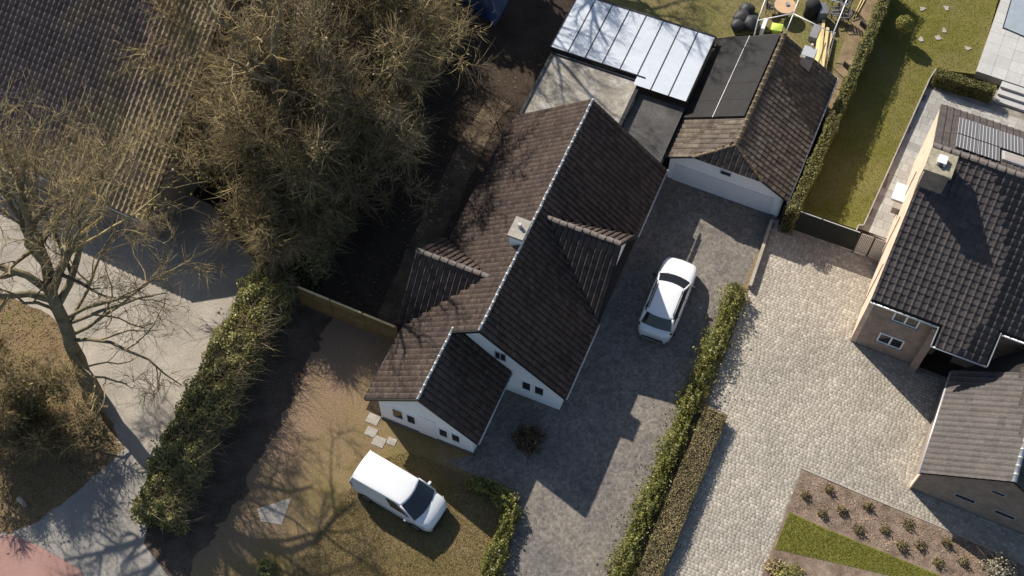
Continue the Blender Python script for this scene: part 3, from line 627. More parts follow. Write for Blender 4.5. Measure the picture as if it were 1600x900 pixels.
# rear solar panels
slN = -upN/np.linalg.norm(upN); nN = np.cross(R.V, slN); nN = nN if nN[2] > 0 else -nN
def solar_stripe():
    b = NB('solar_cells'); tc = b.n('ShaderNodeTexCoord'); sp = b.n('ShaderNodeSeparateXYZ'); b.l(tc.outputs['Generated'], sp.inputs[0])
    k = b.math('FRACT', b.math('ADD', b.math('MULTIPLY', sp.outputs[0], 6.), .5)); k = b.math('ABSOLUTE', b.math('SUBTRACT', k, .5))
    col = b.ramp(k, [(.0, (.5, .5, .5)), (.07, (.45, .45, .45)), (.11, (.075, .075, .085)), (1, (.07, .07, .08))]); return b.done(col, .3, .5)
m_sol2 = solar_stripe()
me = None; Rn = np.array([R.V, slN, nN]).T
for j, (s0, ln) in enumerate(((.55, 2.2), (2.9, 2.9))):
    for i in range(9):
        if j == 0 and i in (2, 3): continue
        o = mesh_obj('solar_panel', [(x, y, z) for z in (0, .04) for x, y in ((0.01, 0), (.99, 0), (.99, 1), (.01, 1))], [(3, 2, 1, 0), (4, 5, 6, 7), (0, 1, 5, 4), (1, 2, 6, 5), (2, 3, 7, 6), (3, 0, 4, 7)], m_sol2, None)
        o.parent = rr; p = R.w(RU, .95+i*1.03, RR)+slN*s0+nN*.12-world_loc(rr); c = Rn@np.diag([1, ln, 1])
        o.matrix_basis = Matrix([[*c[0], p[0]], [*c[1], p[1]], [*c[2], p[2]], [0, 0, 0, 1]])
p = R.w(RU, 3.1, RR)+slN*1.0+nN*.1
M().prism([p, p+R.V*1.9, p+R.V*1.9+slN*1.4, p+slN*1.4], nN*.09).obj('skylight', m_gutter, rr)
M().prism([p+R.V*.1+slN*.1+nN*.091, p+R.V*1.8+slN*.1+nN*.091, p+R.V*1.8+slN*1.3+nN*.091, p+R.V*.1+slN*1.3+nN*.091], nN*.015).obj('pane', mottled('skylight_glass', (.3, .27, .25), .1, 1, 5, .2, .5), rr)
# front wing
Q = Frame(1423, 762, 24.4)
qw = thing('brick_wing', 'low brick front wing with brown grey tiled roof and narrow slit windows', 'house', Q.w(3, 3, 0))
QE, QR, QV, QB = 2.3, 4.78, 3.25, 6.9
m = M(); m.prism([Q.w(0, 0, 0), Q.w(0, 6.5, 0), Q.w(0, 6.5, 2.3), Q.w(0, QV, QR-.12), Q.w(0, 0, 2.3)], Q.U*.25); m.box(Q, .252, 5.3, 0, .25, 0, 2.3); m.box(Q, .252, 7, 6.25, 6.5, 0, 2.3)
wallobj(m, 'wall', m_brick, qw, Q)
qr = M(); slab_pts(qr, [Q.w(-.22, -.12, QE-.05), Q.w(-.22, QV, QR), Q.w(QB+.4, QV, QR), Q.w(5.3, -.12, QE-.05)]); slab_pts(qr, [Q.w(-.22, 6.62, QE-.05), Q.w(-.22, QV, QR), Q.w(QB+.4, QV, QR), Q.w(QB, 6.62, QE-.05)])
qr = qr.obj('roof', m_deck, qw); Tq = Tiles(ROLL, tile_mat('tile_wing', (.07, .06, .056), (.09, .072, .062), .2, .35, .65, .3))
up = SU(Q, QV+.12, QR-QE+.05); Tq.slope(Q.w(-.22, -.12, QE-.05), Q.U, QB+.5, up, np.linalg.norm(up), .3, .345, lambda c: R.l(c)[2] > zr(R.l(c)[0])-.15 or R.l(c)[0] < -.9)
up = SU(Q, QV-6.62, QR-QE+.05); Tq.slope(Q.w(-.22, 6.62, QE-.05), Q.U, QB+.5, up, np.linalg.norm(up), .3, .345); Tq.emit(qr)
ridge_caps(qr, Q.w(-.22, QV, QR), Q.w(QB, QV, QR), m_gutter, .11, .42, .05)
gutter(qw, Q.w(-.25, -.17, QE-.08), Q.w(5.3, -.17, QE-.08), m_gutter, .06)
for (v0, v1, z0, z1) in ((1.74, 2.7, .95, 1.3), (2.86, 3.5, 2.7, 2.98), (3.59, 4.55, .9, 1.25)): window(qw, Q.w(0, v0, z0), Q.V, -Q.U, v1-v0, z1-z0, m_gutter, 1, .04, .03)
m = M(); m.box(Q, -.08, .25, -.06, -.001, 0, 2.2); o = m.obj('corner_strip', m_brickl, qw); uvbox(o, Q)

# ---------- neighbour's pantile roof (top left)
T = Frame(229, 347, 26); T.O = G(229, 347, 2.7)*np.array([1, 1, 0])
th = thing('pantile_house', 'large brown pantile roofed house behind bare trees', 'house', T.w(6, -8, 0))
TP = .65; TL = 11.5; TVL = -24
m = M(); m.box(T, .5, 22, TVL+.4, -.4, 0, 2.55); m.prism([T.w(.5, -.4, 2.55), T.w(TL, -.4, 2.7+TP*TL-.3), T.w(22, -.4, 2.7)], -T.V*.2); m.obj('wall', m_brick, th); uvbox(bpy.context.scene.objects[-1] if False else th.children[0], T)
tr = M(); slab_pts(tr, [T.w(0, 0, 2.7), T.w(TL, 0, 2.7+TP*TL), T.w(TL, TVL, 2.7+TP*TL), T.w(0, TVL, 2.7)]); slab_pts(tr, [T.w(2*TL, 0, 2.7), T.w(TL, 0, 2.7+TP*TL), T.w(TL, TVL, 2.7+TP*TL), T.w(2*TL, TVL, 2.7)])
tr = tr.obj('roof', m_deck, th); Tt = Tiles(PAN, m_tile_t); up = T.U+np.array([0, 0, TP])
Tt.slope(T.w(0, TVL, 2.7), T.V, -TVL, up, TL*math.hypot(1, TP), .3, .37); Tt.emit(tr)
ridge_caps(tr, T.w(TL, TVL, 2.7+TP*TL), T.w(TL, 0, 2.7+TP*TL), m_ridge_d, .15, .42, .05)
gutter(th, T.w(-.06, TVL, 2.62), T.w(-.06, 0, 2.62), m_gutter, .07)

# ------------------------------------------------------------------ vegetation
def cloud(P, size, nrm=None, aspect=.55, spread=1.):
    """leaf quads (kites) at the points P"""
    n = len(P); a = rng.normal(size=(n, 3)); a /= np.linalg.norm(a, axis=1)[:, None]
    nn = rng.normal(size=(n, 3))*spread+(nrm if nrm is not None else np.array([0, 0, .8])); nn /= np.linalg.norm(nn, axis=1)[:, None]
    a = a-nn*np.einsum('ij,ij->i', a, nn)[:, None]; a /= np.linalg.norm(a, axis=1)[:, None]+1e-9; b = np.cross(nn, a)
    s = (size*rng.uniform(.6, 1.35, n))[:, None]
    V = np.stack([P-a*s, P+b*s*aspect+nn*s*.12, P+a*s, P-b*s*aspect+nn*s*.12], 1).reshape(-1, 3)
    return V, np.arange(4*n).reshape(-1, 4)
def sticks(p0, p1, p2, r):
    """bent three sided twigs, joined"""
    n = len(p0); d = p2-p0; s = np.cross(d, rng.normal(size=(n, 3))); s /= np.linalg.norm(s, axis=1)[:, None]+1e-9
    t = np.cross(d, s); t /= np.linalg.norm(t, axis=1)[:, None]+1e-9; r = np.asarray(r)[:, None]*np.ones((n, 1)); V = []
    for p, k in ((p0, 1.), (p1, .75)):
        for a in (0, 2.094, 4.189): V.append(p+r*k*(math.cos(a)*s+math.sin(a)*t))
    V.append(p2); V = np.stack(V, 1)
    F = np.array([[0, 1, 4], [0, 4, 3], [1, 2, 5], [1, 5, 4], [2, 0, 3], [2, 3, 5], [3, 4, 6], [4, 5, 6], [5, 3, 6]])
    return V.reshape(-1, 3), (np.arange(n)[:, None, None]*7+F).reshape(-1, 3)
def unit(v): return v/(np.linalg.norm(v)+1e-9)
def tree(name, label, base, trunk_top, r0, limbs, seed, ratio=.6, kids=5, levels=3, twigs=10, twl=.8, mat=None, up=.08, ivy=0, group=None, twr=.011, wig=.22, ivymat=None, droop=0.):
    """limbs: list of (fraction along trunk, azimuth deg, elevation deg, length)"""
    rg = np.random.default_rng(seed); base = np.asarray(base, float); top = np.asarray(trunk_top, float)
    t = thing(name, label, 'tree', base, group); trunk = M(); lines = []
    n = 8; tp = [base+(top-base)*(i/n)+(rg.normal(0, .06, 3)*np.array([1, 1, 0]) if 0 < i < n else 0) for i in range(n+1)]
    tr_ = [r0*(1.35 if i == 0 else 1.08 if i == 1 else 1-.35*i/n) for i in range(n+1)]; tp[0] = tp[0]-np.array([0, 0, .15]); trunk.tube(tp, tr_, 9)
    def branch(p, d, L, r, lev, kids=kids):
        k = 6 if lev < 2 else 5; pts = [p]; dirs = []
        for i in range(k):
            d = unit(d+rg.normal(0, wig*(1 if lev < 2 else 1.35), 3)+np.array([0, 0, up if lev < 2 else up*.6-droop])); dirs.append(d); pts.append(pts[-1]+d*L/k)
        rad = [r*(1-.75*i/k) for i in range(k+1)]; lines.append((lev, pts, rad))
        if lev >= levels: return
        m_ = kids+int(rg.integers(-1, 2))
        for j in range(m_):
            f = .22+.76*(j+rg.uniform(0, .8))/m_; i = min(k-1, int(f*k)); q = pts[i]+(pts[i+1]-pts[i])*(f*k-i)
            s = unit(np.cross(dirs[i], rg.normal(size=3))); a = math.radians(rg.uniform(30, 58)); nd = dirs[i]*math.cos(a)+s*math.sin(a)
            branch(q, nd, L*ratio*rg.uniform(.7, 1.15)*(1-.35*f), max(.017, r*(1-.7*f)*.62), lev+1, kids)
    for f, az, el, L, *kk in limbs:
        i = min(n-1, int(f*n)); q = tp[i]+(tp[i+1]-tp[i])*(f*n-i); a, e = math.radians(az), math.radians(el)
        branch(q, np.array([math.cos(a)*math.cos(e), math.sin(a)*math.cos(e), math.sin(e)]), L, r0*(.5*(.6+.4*L/7) if f > .8 else .26), 0, *kk)
    crown = M(); p0 = []; p1 = []; p2 = []; rr_ = []
    for lev, pts, rad in lines:
        if lev == 0: trunk.tube(pts, rad, 7)
        elif lev == 1: crown.tube(pts, rad, 5, False)
        else:
            for i in range(0, len(pts)-2, 2): p0.append(pts[i]); p1.append(pts[i+1]); p2.append(pts[min(i+2, len(pts)-1)]+(pts[min(i+2, len(pts)-1)]-pts[i+1])*.15); rr_.append(rad[i])
            p0.append(pts[-2]); p1.append((pts[-2]+pts[-1])/2); p2.append(pts[-1]); rr_.append(rad[-2])
        if lev >= 1:
            P = np.array(pts); m_ = twigs if lev >= 2 else twigs//2; f = rg.uniform(.2, 1, m_)*(len(pts)-1); i = np.minimum(f.astype(int), len(pts)-2)
            q = P[i]+(P[i+1]-P[i])*(f-i)[:, None]; d0 = P[i+1]-P[i]; d0 /= np.linalg.norm(d0, axis=1)[:, None]
            d = d0*1.25+rg.normal(0, .42, (m_, 3))+np.array([0, 0, up-droop]); d /= np.linalg.norm(d, axis=1)[:, None]; l = (twl*rg.uniform(.4, 1.3, m_))[:, None]
            e = d+rg.normal(0, .28, (m_, 3)); mid = q+d*l*.5; end = mid+e*l*.5
            p0 += list(q); p1 += list(mid); p2 += list(end); rr_ += [twr]*m_
            k2 = m_//2; d2 = d[:k2]+rg.normal(0, .6, (k2, 3)); l2 = l[:k2]*.5          # side shoots
            p0 += list(mid[:k2]); p1 += list(mid[:k2]+d2*l2*.5); p2 += list(mid[:k2]+(d2+rg.normal(0, .3, (k2, 3)))*l2); rr_ += [twr*.7]*k2
    V, F = sticks(np.array(p0), np.array(p1), np.array(p2), np.array(rr_))
    trunk.obj('trunk', m_bark, t, True); nv = len(crown.v); Vc = np.array(crown.v); Fq = np.array(crown.f)
    Ft = np.concatenate([Fq[:, [0, 1, 2]], Fq[:, [0, 2, 3]], F+nv]); mesh_obj('crown', np.concatenate([Vc, V]), Ft, mat or m_twig, t)
    if ivy:
        P = []
        for lev, pts, rad in lines:
            if lev <= 1:
                k = max(2, int(ivy*(3 if lev == 0 else 1))); i = rg.integers(0, len(pts)-(1 if lev else 3), k); P.append(np.array(pts)[i]+rg.normal(0, .22 if lev == 0 else .3, (k, 3)))
        k = int(ivy*12); f = rg.uniform(0, 1, k)[:, None]; P.append(base+(top-base)*f+rg.normal(0, .38, (k, 3)))
        V, F = cloud(np.concatenate(P), .085); mesh_obj('ivy', V, F, ivymat or m_ivy, t)
    return t
def ring(n, el, L, seed, f0=.55, az0=0):
    rg = np.random.default_rng(seed); return [(f0+(1-f0)*(i+.5)/n, az0+360*i*.382+rg.uniform(-20, 20), rg.uniform(*el), rg.uniform(*L)) for i in range(n)]
def hedge(name, label, path, width, h, mat, n, leaf, amp=.12, twn=0, cat='hedge', group=None, twm=None, zfree=None, sidetw=1, core=True, coreins=.16):
    """path: ground points along the centre line"""
    path = [np.asarray(p, float)*np.array([1, 1, 0]) for p in path]; t = thing(name, label, cat, path[0], group)
    seg = [np.linalg.norm(b-a) for a, b in zip(path[:-1], path[1:])]; tot = sum(seg); cum = np.cumsum([0]+seg)
    ph = rng.uniform(0, 6.28, 8)
    def at(s):
        i = np.clip(np.searchsorted(cum, s, side='right')-1, 0, len(seg)-1); A = np.array(path)[i]; B = np.array(path)[i+1]; d = (B-A)/np.array(seg)[i][:, None]
        return A+d*(s-cum[i])[:, None], np.stack([-d[:, 1], d[:, 0], 0*d[:, 0]], 1), d
    def lump(s, a): return (np.sin(s*2.1+ph[0])+.8*np.sin(s*4.3+ph[1]+a*2)+.6*np.sin(s*7.9+ph[2]-a*3)+.6*np.sin(a*5+ph[3]+s*1.3))*amp*.45
    s = rng.uniform(0, tot, n); f = rng.uniform(0, 1, n); top = f < width/(width+1.5*h); end = f > .985
    a = np.where(top, rng.uniform(-.5, .5, n), np.where(rng.uniform(0, 1, n) < .5, -.5, .5)); z = np.where(top, 1., rng.uniform(.0, 1, n))
    dep = rng.exponential(.05+amp*.5, n); P, N, D = at(s); e = np.where(s < tot/2, 1, 0)
    P = np.where(end[:, None], np.where(e[:, None] > 0, path[0], path[-1]), P)
    a = np.where(end, rng.uniform(-.5, .5, n), a)
    lat = a*width+np.where(top | end, 0, np.sign(a)*(lump(s, z*3)-dep)); zz = z*h+np.where(top, lump(s, a*3)-dep, 0)
    edge = np.clip(1-(np.abs(a)*2), 0, 1); zz = np.where(top, zz-np.exp(-edge*9)*.18*min(1, h), zz)
    P = P+N*lat[:, None]; P[:, 2] = np.maximum(.02, zz)
    nr = np.where(top[:, None], np.array([0, 0, 1.]), N*np.sign(a)[:, None]+np.array([0, 0, .4]))
    V, F = cloud(P, leaf, nr, .5, .7); mesh_obj('foliage', V, F, mat, t)
    if core:
        m = M(); k = max(2, int(tot/.5)); S = np.linspace(min(.1, tot/4), tot-min(.1, tot/4), k); C_, N_, D_ = at(S); vs_, fs = [], []
        for i in range(k):
            w = width/2-coreins-amp*.35; hh = h-coreins*1.1-amp*.5
            for q in ((-w, 0), (-w, hh*.92), (-w*.8, hh), (w*.8, hh), (w, hh*.92), (w, 0)): vs_.append(C_[i]+N_[i]*(q[0]+lump(S[i:i+1], q[1])[0]*.4)+np.array([0, 0, q[1]+(lump(S[i:i+1], q[0])[0]*.5 if q[1] else 0)]))
        for i in range(k-1):
            for j in range(6): fs.append((i*6+j, i*6+(j+1) % 6, i*6+6+(j+1) % 6, i*6+6+j))
        fs += [tuple(range(6)), tuple(range((k-1)*6, k*6))]; m.add(vs_, fs).obj('stems', m_core, t)
    if twn:
        s = rng.uniform(0, tot, twn); P, N, D = at(s); lt = rng.uniform(-.35, .55, twn)*width*sidetw; P = P-N*lt[:, None]; P[:, 2] = rng.uniform(.45, 1.0, twn)*h
        d = -N*(rng.uniform(.1, 1.0, twn)*sidetw)[:, None]+rng.normal(0, .45, (twn, 3))+np.array([0, 0, .4]); l = rng.uniform(.4, 1.3, twn)[:, None]
        mid = P+d*l*.5; V, F = sticks(P, mid, mid+(d+rng.normal(0, .4, (twn, 3)))*l*.5, rng.uniform(.006, .016, twn)); mesh_obj('twigs', V, F, twm or m_twig, t)
    return t
def gp(px, z=0.): return [G(x, y, z)*np.array([1, 1, 0]) for x, y in px]

# hedges
hedge('ivy_hedge', 'tall overgrown evergreen hedge with bare twigs beside the pale forecourt', gp([(236, 806), (276, 702), (335, 590), (393, 478), (432, 418)], 2.0), 2.0, 2.0, m_leafd, 46000, .075, .35, 4500, twm=m_twig2, sidetw=1)
hedge('shaded_hedge', 'dark evergreen hedge running behind the timber fence under bare trees', gp([(470, 425), (530, 320), (590, 200), (640, 100), (690, -20)], 1.5), 1.4, 2.2, m_leafd, 16000, .085, .35, 5000, twm=m_twig2, sidetw=1)
hedge('shade_screen', 'unseen evergreen screen added beyond the top edge to shade the back garden', gp([(540, -140), (640, -118), (738, -92)]), 2.6, 9.0, m_leafd, 9000, .2, .5, 0, coreins=.3)  # unseen screen, added only to throw shade over the back garden
hedge('laurel_hedge', 'lumpy sunlit green laurel hedge along the dark drive', gp([(1152, 448), (1128, 510), (1098, 580), (1062, 668), (1025, 755), (985, 850), (950, 945)], .6), .72, .85, m_leaf, 26000, .06, .42, 0, coreins=.2)
hedge('box_hedge', 'flat topped clipped olive hedge beside the paved drive', gp([(1120, 640), (1085, 725), (1050, 810), (1008, 915), (990, 960)], .65), 1.12, .65, m_leafy, 30000, .032, .05, 0, coreins=.06)
HH = 2.15
hedge('garden_hedge', 'tall narrow clipped hedge between sandy strip and garden lawn', gp([(1238, 330), (1270, 262), (1302, 188), (1340, 100), (1372, 25), (1400, -50)], HH), .62, HH, m_leafr, 30000, .05, .1, 0, coreins=.1)
hedge('patio_hedge', 'short clipped green hedge between upper lawn and shaded patio', gp([(1462, 112), (1512, 128), (1556, 140)], .9), .62, 1.0, m_leafr, 9000, .04, .06, 0, coreins=.08)
hedge('lawn_hedge', 'low green hedge around front lawn corner near white house', gp([(735, 752), (775, 765), (800, 790), (795, 815), (780, 850), (760, 905), (750, 950)], .5), .7, .7, m_leaf, 13000, .055, .25, 0, coreins=.2)
hedge('corner_shrub', 'small dark green shrub at lower edge of front lawn', gp([(405, 888), (425, 893)], .3), .7, .6, m_leafd, 1600, .06, .25, 0, cat='shrub', coreins=.2)
# trees
def P3(px, py, z): return G(px, py, z)
B0 = G(147, 622); BT = P3(78, 455, 7.2)
tree('bare_tree', 'big bare tree with thick leaning trunk beside the pale forecourt', B0, BT, .4,
     [(1.0, 150, 58, 7), (1.0, 100, 66, 8), (.99, 70, 52, 8.5), (.97, 45, 45, 8.5), (.95, 120, 42, 7.5), (1., 25, 50, 7.5), (.92, 185, 38, 6.5), (.9, 80, 34, 7.5), (.86, 55, 30, 7), (.74, 22, 16, 6.5, 3), (.66, 48, 22, 6.0, 3), (.55, -2, 10, 6.0, 3), (.46, -45, 14, 5.0, 3), (.38, -62, 6, 4.5, 3), (.75, 165, 28, 5, 3), (.7, 5, 20, 6, 3), (.6, 30, 12, 5.5, 3)], 11, .6, 5, 3, 4, .95, m_twig, .06, 0, twr=.0085)
GA = 'bare trees along the shaded hedge'; KW = dict(group=GA, twr=.012)
tree('bare_tree', 'bare tree at the lower end of the crowded row, next to the timber fence', G(458, 412), P3(438, 352, 2.8), .14, ring(8, (20, 65), (1.8, 2.6), 21, .4), 21, .62, 5, 3, 4, .9, m_twig, .05, 20, **KW)
tree('bare_tree', 'bare tree in the crowded row, left of the shaded back garden path', G(552, 305), P3(532, 200, 5.2), .22, ring(9, (10, 60), (3.6, 5.0), 22, .4), 22, .62, 5, 3, 3, 1.1, m_twig2, .03, 30, **KW)
tree('bare_tree', 'bare tree whose twigs reach nearest the blue tarpaulin', G(630, 180), P3(612, 65, 5.2), .22, ring(10, (10, 65), (3.8, 5.6), 23, .4), 23, .62, 5, 3, 3, 1.1, m_twig, .03, 40, **KW)
tree('bare_tree', 'twiggy bare tree between the timber fence end and the pantile roof shadow', G(505, 335), P3(480, 225, 5.0), .22, ring(10, (15, 65), (3.6, 5.0), 33, .4), 33, .62, 5, 3, 3, 1.1, m_twig, .05, 30, **KW)
tree('bare_tree', 'dense bare tree close to the right edge of the pantile roof', G(415, 335), P3(392, 235, 4.8), .24, ring(11, (15, 65), (3.8, 5.4), 24, .4), 24, .62, 5, 3, 3, 1.1, m_twig, .05, 50, **KW)
tree('bare_tree', 'tall bare tree with pale limbs in the middle of the crowded row', G(470, 235), P3(440, 95, 6.4), .42, ring(12, (15, 72), (4.2, 6.4), 25, .4), 25, .62, 5, 3, 3, 1.15, m_twig2, .05, 60, **KW)
tree('bare_tree', 'bare tree at the upper frame edge behind the pantile roof', G(520, 90), P3(495, -35, 5.6), .27, ring(10, (15, 68), (4, 6), 26, .4), 26, .62, 5, 3, 3, 1.15, m_twig, .05, 70, **KW)
tree('bare_tree', 'bare tree with mossy trunk leaning over the pantile roof verge', G(375, 200), P3(352, 110, 5.4), .26, ring(9, (12, 65), (4, 6), 27, .45), 27, .62, 5, 3, 3, 1.15, m_twig, .05, 30, **KW)
tree('bare_tree', 'large bare tree at the top edge casting thick limb shadows on veranda roof', G(800, -62), P3(800, -350, 8.4), .5, [(.7, -40, 45, 6), (.78, 40, 50, 6), (.85, -75, 50, 6.5), (.92, 100, 55, 6.5), (.97, 0, 60, 7), (1., 170, 60, 6.5), (.88, 210, 45, 6), (1., -50, 65, 7)], 28, .6, 4, 3, 4, .9, m_twig, .06, 0, **KW)
tree('bare_tree', 'large bare tree beyond the upper frame edge shading the white house roof', G(668, -25), P3(645, -275, 8.2), .42, [(.7, -30, 45, 6.5), (.78, 50, 50, 6), (.85, -70, 50, 6.5), (.92, 110, 55, 6.5), (.97, 10, 60, 7), (1., 190, 60, 6.5), (1., -60, 65, 7)], 29, .6, 4, 3, 4, .9, m_twig, .06, 0, **KW)
TALL = lambda k: [(.72, -30+k, 50, 5), (.8, 60+k, 55, 5), (.88, 150+k, 52, 5), (.95, -80+k, 58, 5.5), (1, 30+k, 66, 6), (1, 200+k, 62, 5.5), (1, 110+k, 72, 6)]
tree('bare_tree', 'very tall sparse bare tree rising through the crowded row beside the pantile roof', G(462, 330), P3(428, 108, 8.4), .4, TALL(0), 41, .58, 4, 2, 5, 1.1, m_twig, .08, 0, **KW)
tree('bare_tree', 'very tall sparse bare tree rising through the upper part of the crowded row', G(548, 112), P3(510, -150, 8.6), .4, TALL(40), 42, .58, 4, 2, 5, 1.1, m_twig, .08, 0, **KW)
tree('ivy_tree', 'low tangled ivy covered tree beside the pink path', G(68, 684), P3(46, 640, 2.0), .16, ring(9, (10, 60), (1.6, 2.6), 31, .3), 31, .62, 5, 3, 5, .6, m_twig, .03, 40)
tree('ivy_tree', 'leafy twiggy tree on the leaf strewn verge at left edge', G(5, 665), P3(-8, 618, 2.2), .16, ring(8, (10, 60), (1.8, 3.0), 32, .3), 32, .62, 5, 3, 5, .6, m_twig, .03, 45)
# leaf litter and grass (stuff)
def scatter(name, label, poly, n, size, mat, z=.01, flat=.35, cat='leaves', parentless=True, zp=0., aspect=.55):
    xs = np.array(poly); P = np.stack([rng.uniform(xs[:, 0].min(), xs[:, 0].max(), n), rng.uniform(xs[:, 1].min(), xs[:, 1].max(), n)], 1); P = P[inpoly(P, poly)]
    W_ = np.array([G(x, y, zp) for x, y in P]); W_[:, 2] = zp+z+rng.uniform(0, .015, len(W_)); V, F = cloud(W_, size, np.array([0, 0, 1.]), aspect, flat); o = mesh_obj(name, V, F, mat, None, kind='stuff'); tag(o, label, cat); return o
scatter('leaf_litter', 'orange brown fallen leaves covering the verge under the big tree', [(-5, 462), (25, 468), (75, 490), (118, 540), (150, 620), (195, 700), (118, 770), (60, 815), (-5, 835)], 9000, .05, m_dry, .012)
scatter('fallen_leaves', 'scattered dry leaves lying on the back garden soil', [(520, 470), (640, 250), (720, 120), (880, 60), (800, 180), (700, 360), (640, 500)], 2500, .045, m_dry, .0)
scatter('mulch_chips', 'pale bark chips scattered over the planting bed', [(1255, 738), (1477, 829), (1610, 890), (1610, 905), (1490, 905), (1290, 820), (1236, 798)], 6500, .038, leaf_mat('chips', (.29, .215, .16), .6, 0, .9), .035)
scatter('soil_chips', 'pale chips along the soil strip between the two drive hedges', [(1160, 470), (1110, 620), (990, 905), (960, 905), (1065, 672)], 2500, .028, leaf_mat('chips2', (.26, .19, .13), .5, 0, .9), .012)
def blades(name, label, poly, n, h, mat, zp=0.):
    xs = np.array(poly); P = np.stack([rng.uniform(xs[:, 0].min(), xs[:, 0].max(), n), rng.uniform(xs[:, 1].min(), xs[:, 1].max(), n)], 1); P = P[inpoly(P, poly)]; k = len(P)
    dx = (P[:, 0]-800)/FPX; dy = -(P[:, 1]-450)/FPX; s, c = math.sin(TILT), math.cos(TILT); d = np.stack([dx, s+dy*c, -c+dy*s], 1); W_ = CAM+d*((zp-CAM[2])/d[:, 2])[:, None]
    a = rng.uniform(0, 6.28, k); w = .012; e = np.stack([np.cos(a)*w, np.sin(a)*w, 0*a], 1); tip = W_+rng.normal(0, h*.7, (k, 3))*np.array([1, 1, 0]); tip[:, 2] = zp+h*rng.uniform(.5, 1.3, k)
    V = np.stack([W_-e, W_+e, tip], 1).reshape(-1, 3); o = mesh_obj(name, V, np.arange(3*k).reshape(-1, 3), mat, None, kind='stuff'); tag(o, label, 'grass'); return o
m_gb = leaf_mat('grass_green', (.165, .16, .03), .4, .2, .7); m_gd = leaf_mat('grass_dry', (.23, .18, .08), .4, .15, .8)
blades('lawn_grass', 'short green grass on the raised garden lawn', [(1402, -5), (1565, -5), (1526, 114), (1462, 106), (1452, 120), (1347, 350), (1240, 320), (1262, 280)], 60000, .045, m_gb, LZ)
blades('small_lawn_grass', 'bright short grass on the small lawn beside the shrub bed', [(1233, 801), (1290, 827), (1475, 903), (1420, 905), (1211, 858)], 25000, .045, m_gb, .04)
blades('front_lawn_grass', 'thin dry yellow green grass on the front lawn around the van', [(450, 905), (520, 800), (580, 720), (640, 705), (800, 775), (790, 860), (765, 905)], 60000, .05, m_gd)
blades('back_lawn_grass', 'pale grass of the back lawn behind the veranda', [(950, -5), (1115, 58), (1222, 46), (1296, 115), (1345, -5)], 20000, .05, m_gd)

# shrubs of the planting bed
def shrub(name, label, px, r, h, mats, n, leaf, group=None, stemn=20, cat='shrub'):
    b = G(*px)+np.array([0, 0, .03 if px[0] > 1200 else 0]); t = thing(name, label, cat, b, group); k = n; q = rng.normal(size=(k, 3)); q /= np.linalg.norm(q, axis=1)[:, None]; q[:, 2] = np.abs(q[:, 2])
    P = b+q*np.array([r, r, h])*(rng.uniform(.35, 1, k)**.6*(1+.25*np.sin(q[:, 0]*7+q[:, 1]*5)))[:, None]; P[:, 2] = np.maximum(P[:, 2], b[2]+.01)
    V, F = cloud(P, leaf, q, .5, .8); mesh_obj('foliage', V, F, mats, t)
    m_ = stemn; d = rng.normal(size=(m_, 3))*np.array([r, r, 0])*.7; d[:, 2] = h*rng.uniform(.5, 1.05, m_); b0 = np.repeat(b[None], m_, 0)
    V, F = sticks(b0, b0+d*.5+rng.normal(0, .02, (m_, 3)), b0+d, np.full(m_, .008)); mesh_obj('stems', V, F, m_twig, t); return t
rows = {'row nearest the paved drive': [(1294, 762), (1355, 789), (1418, 817), (1477, 845)], 'middle row': [(1257, 771), (1315, 795), (1381, 825), (1437, 849), (1504, 875)], 'row nearest the small lawn': [(1284, 800), (1341, 825), (1407, 850), (1464, 876)]}
ordn = ['first', 'second', 'third', 'fourth', 'fifth']; m_bs = leaf_mat('leaf_bed', (.16, .135, .06), .5, .15, .7)
for rn, L_ in rows.items():
    for i, (x, y) in enumerate(L_): shrub('small_shrub', 'small brown green shrub in bark bed, %s from left in %s' % (ordn[i], rn), (x, y+4), random.uniform(.22, .32), random.uniform(.3, .42), m_bs, 170, .05, 'small shrubs in the bark bed')
shrub('silver_shrub', 'silvery dry shrub at the shaded corner of the brick wing', (1558, 890), .75, 1.0, m_silver, 900, .07, None, 60)
shrub('round_bush', 'dark round bush in the shaded drive before the white house', (824, 690), .75, .75, leaf_mat('leaf_brown', (.1, .07, .035), .4, .1, .7), 1800, .06)
shrub('edge_bush', 'green bush at bottom edge beside small lawn', (1232, 905), .7, .7, m_leafd, 1200, .06)
shrub('straw_tuft', 'straw coloured grass tuft left of the small lawn corner', (1207, 888), .45, .25, leaf_mat('straw', (.4, .32, .17), .35, .1, .8), 400, .06)
# topiary ball on a stem
tb = thing('topiary_ball', 'round clipped topiary ball standing in the hedge shadow on garden lawn', 'shrub', G(1417, 78, LZ)*np.array([1, 1, 0])+np.array([0, 0, LZ]))
b = G(1413, 38, 1.45); q = rng.normal(size=(3200, 3)); q /= np.linalg.norm(q, axis=1)[:, None]
V, F = cloud(b+q*(.5*(1-rng.exponential(.06, 3200))*(1+.06*np.sin(q[:, 0]*9+q[:, 1]*7)))[:, None], .045, q, .5, .6); mesh_obj('foliage', V, F, leaf_mat('leaf_ball', (.26, .25, .06), .35, .2, .6), tb)
M().tube([np.array([b[0], b[1], LZ-.02]), b], [.05, .035], 7).obj('stem', m_bark, tb)
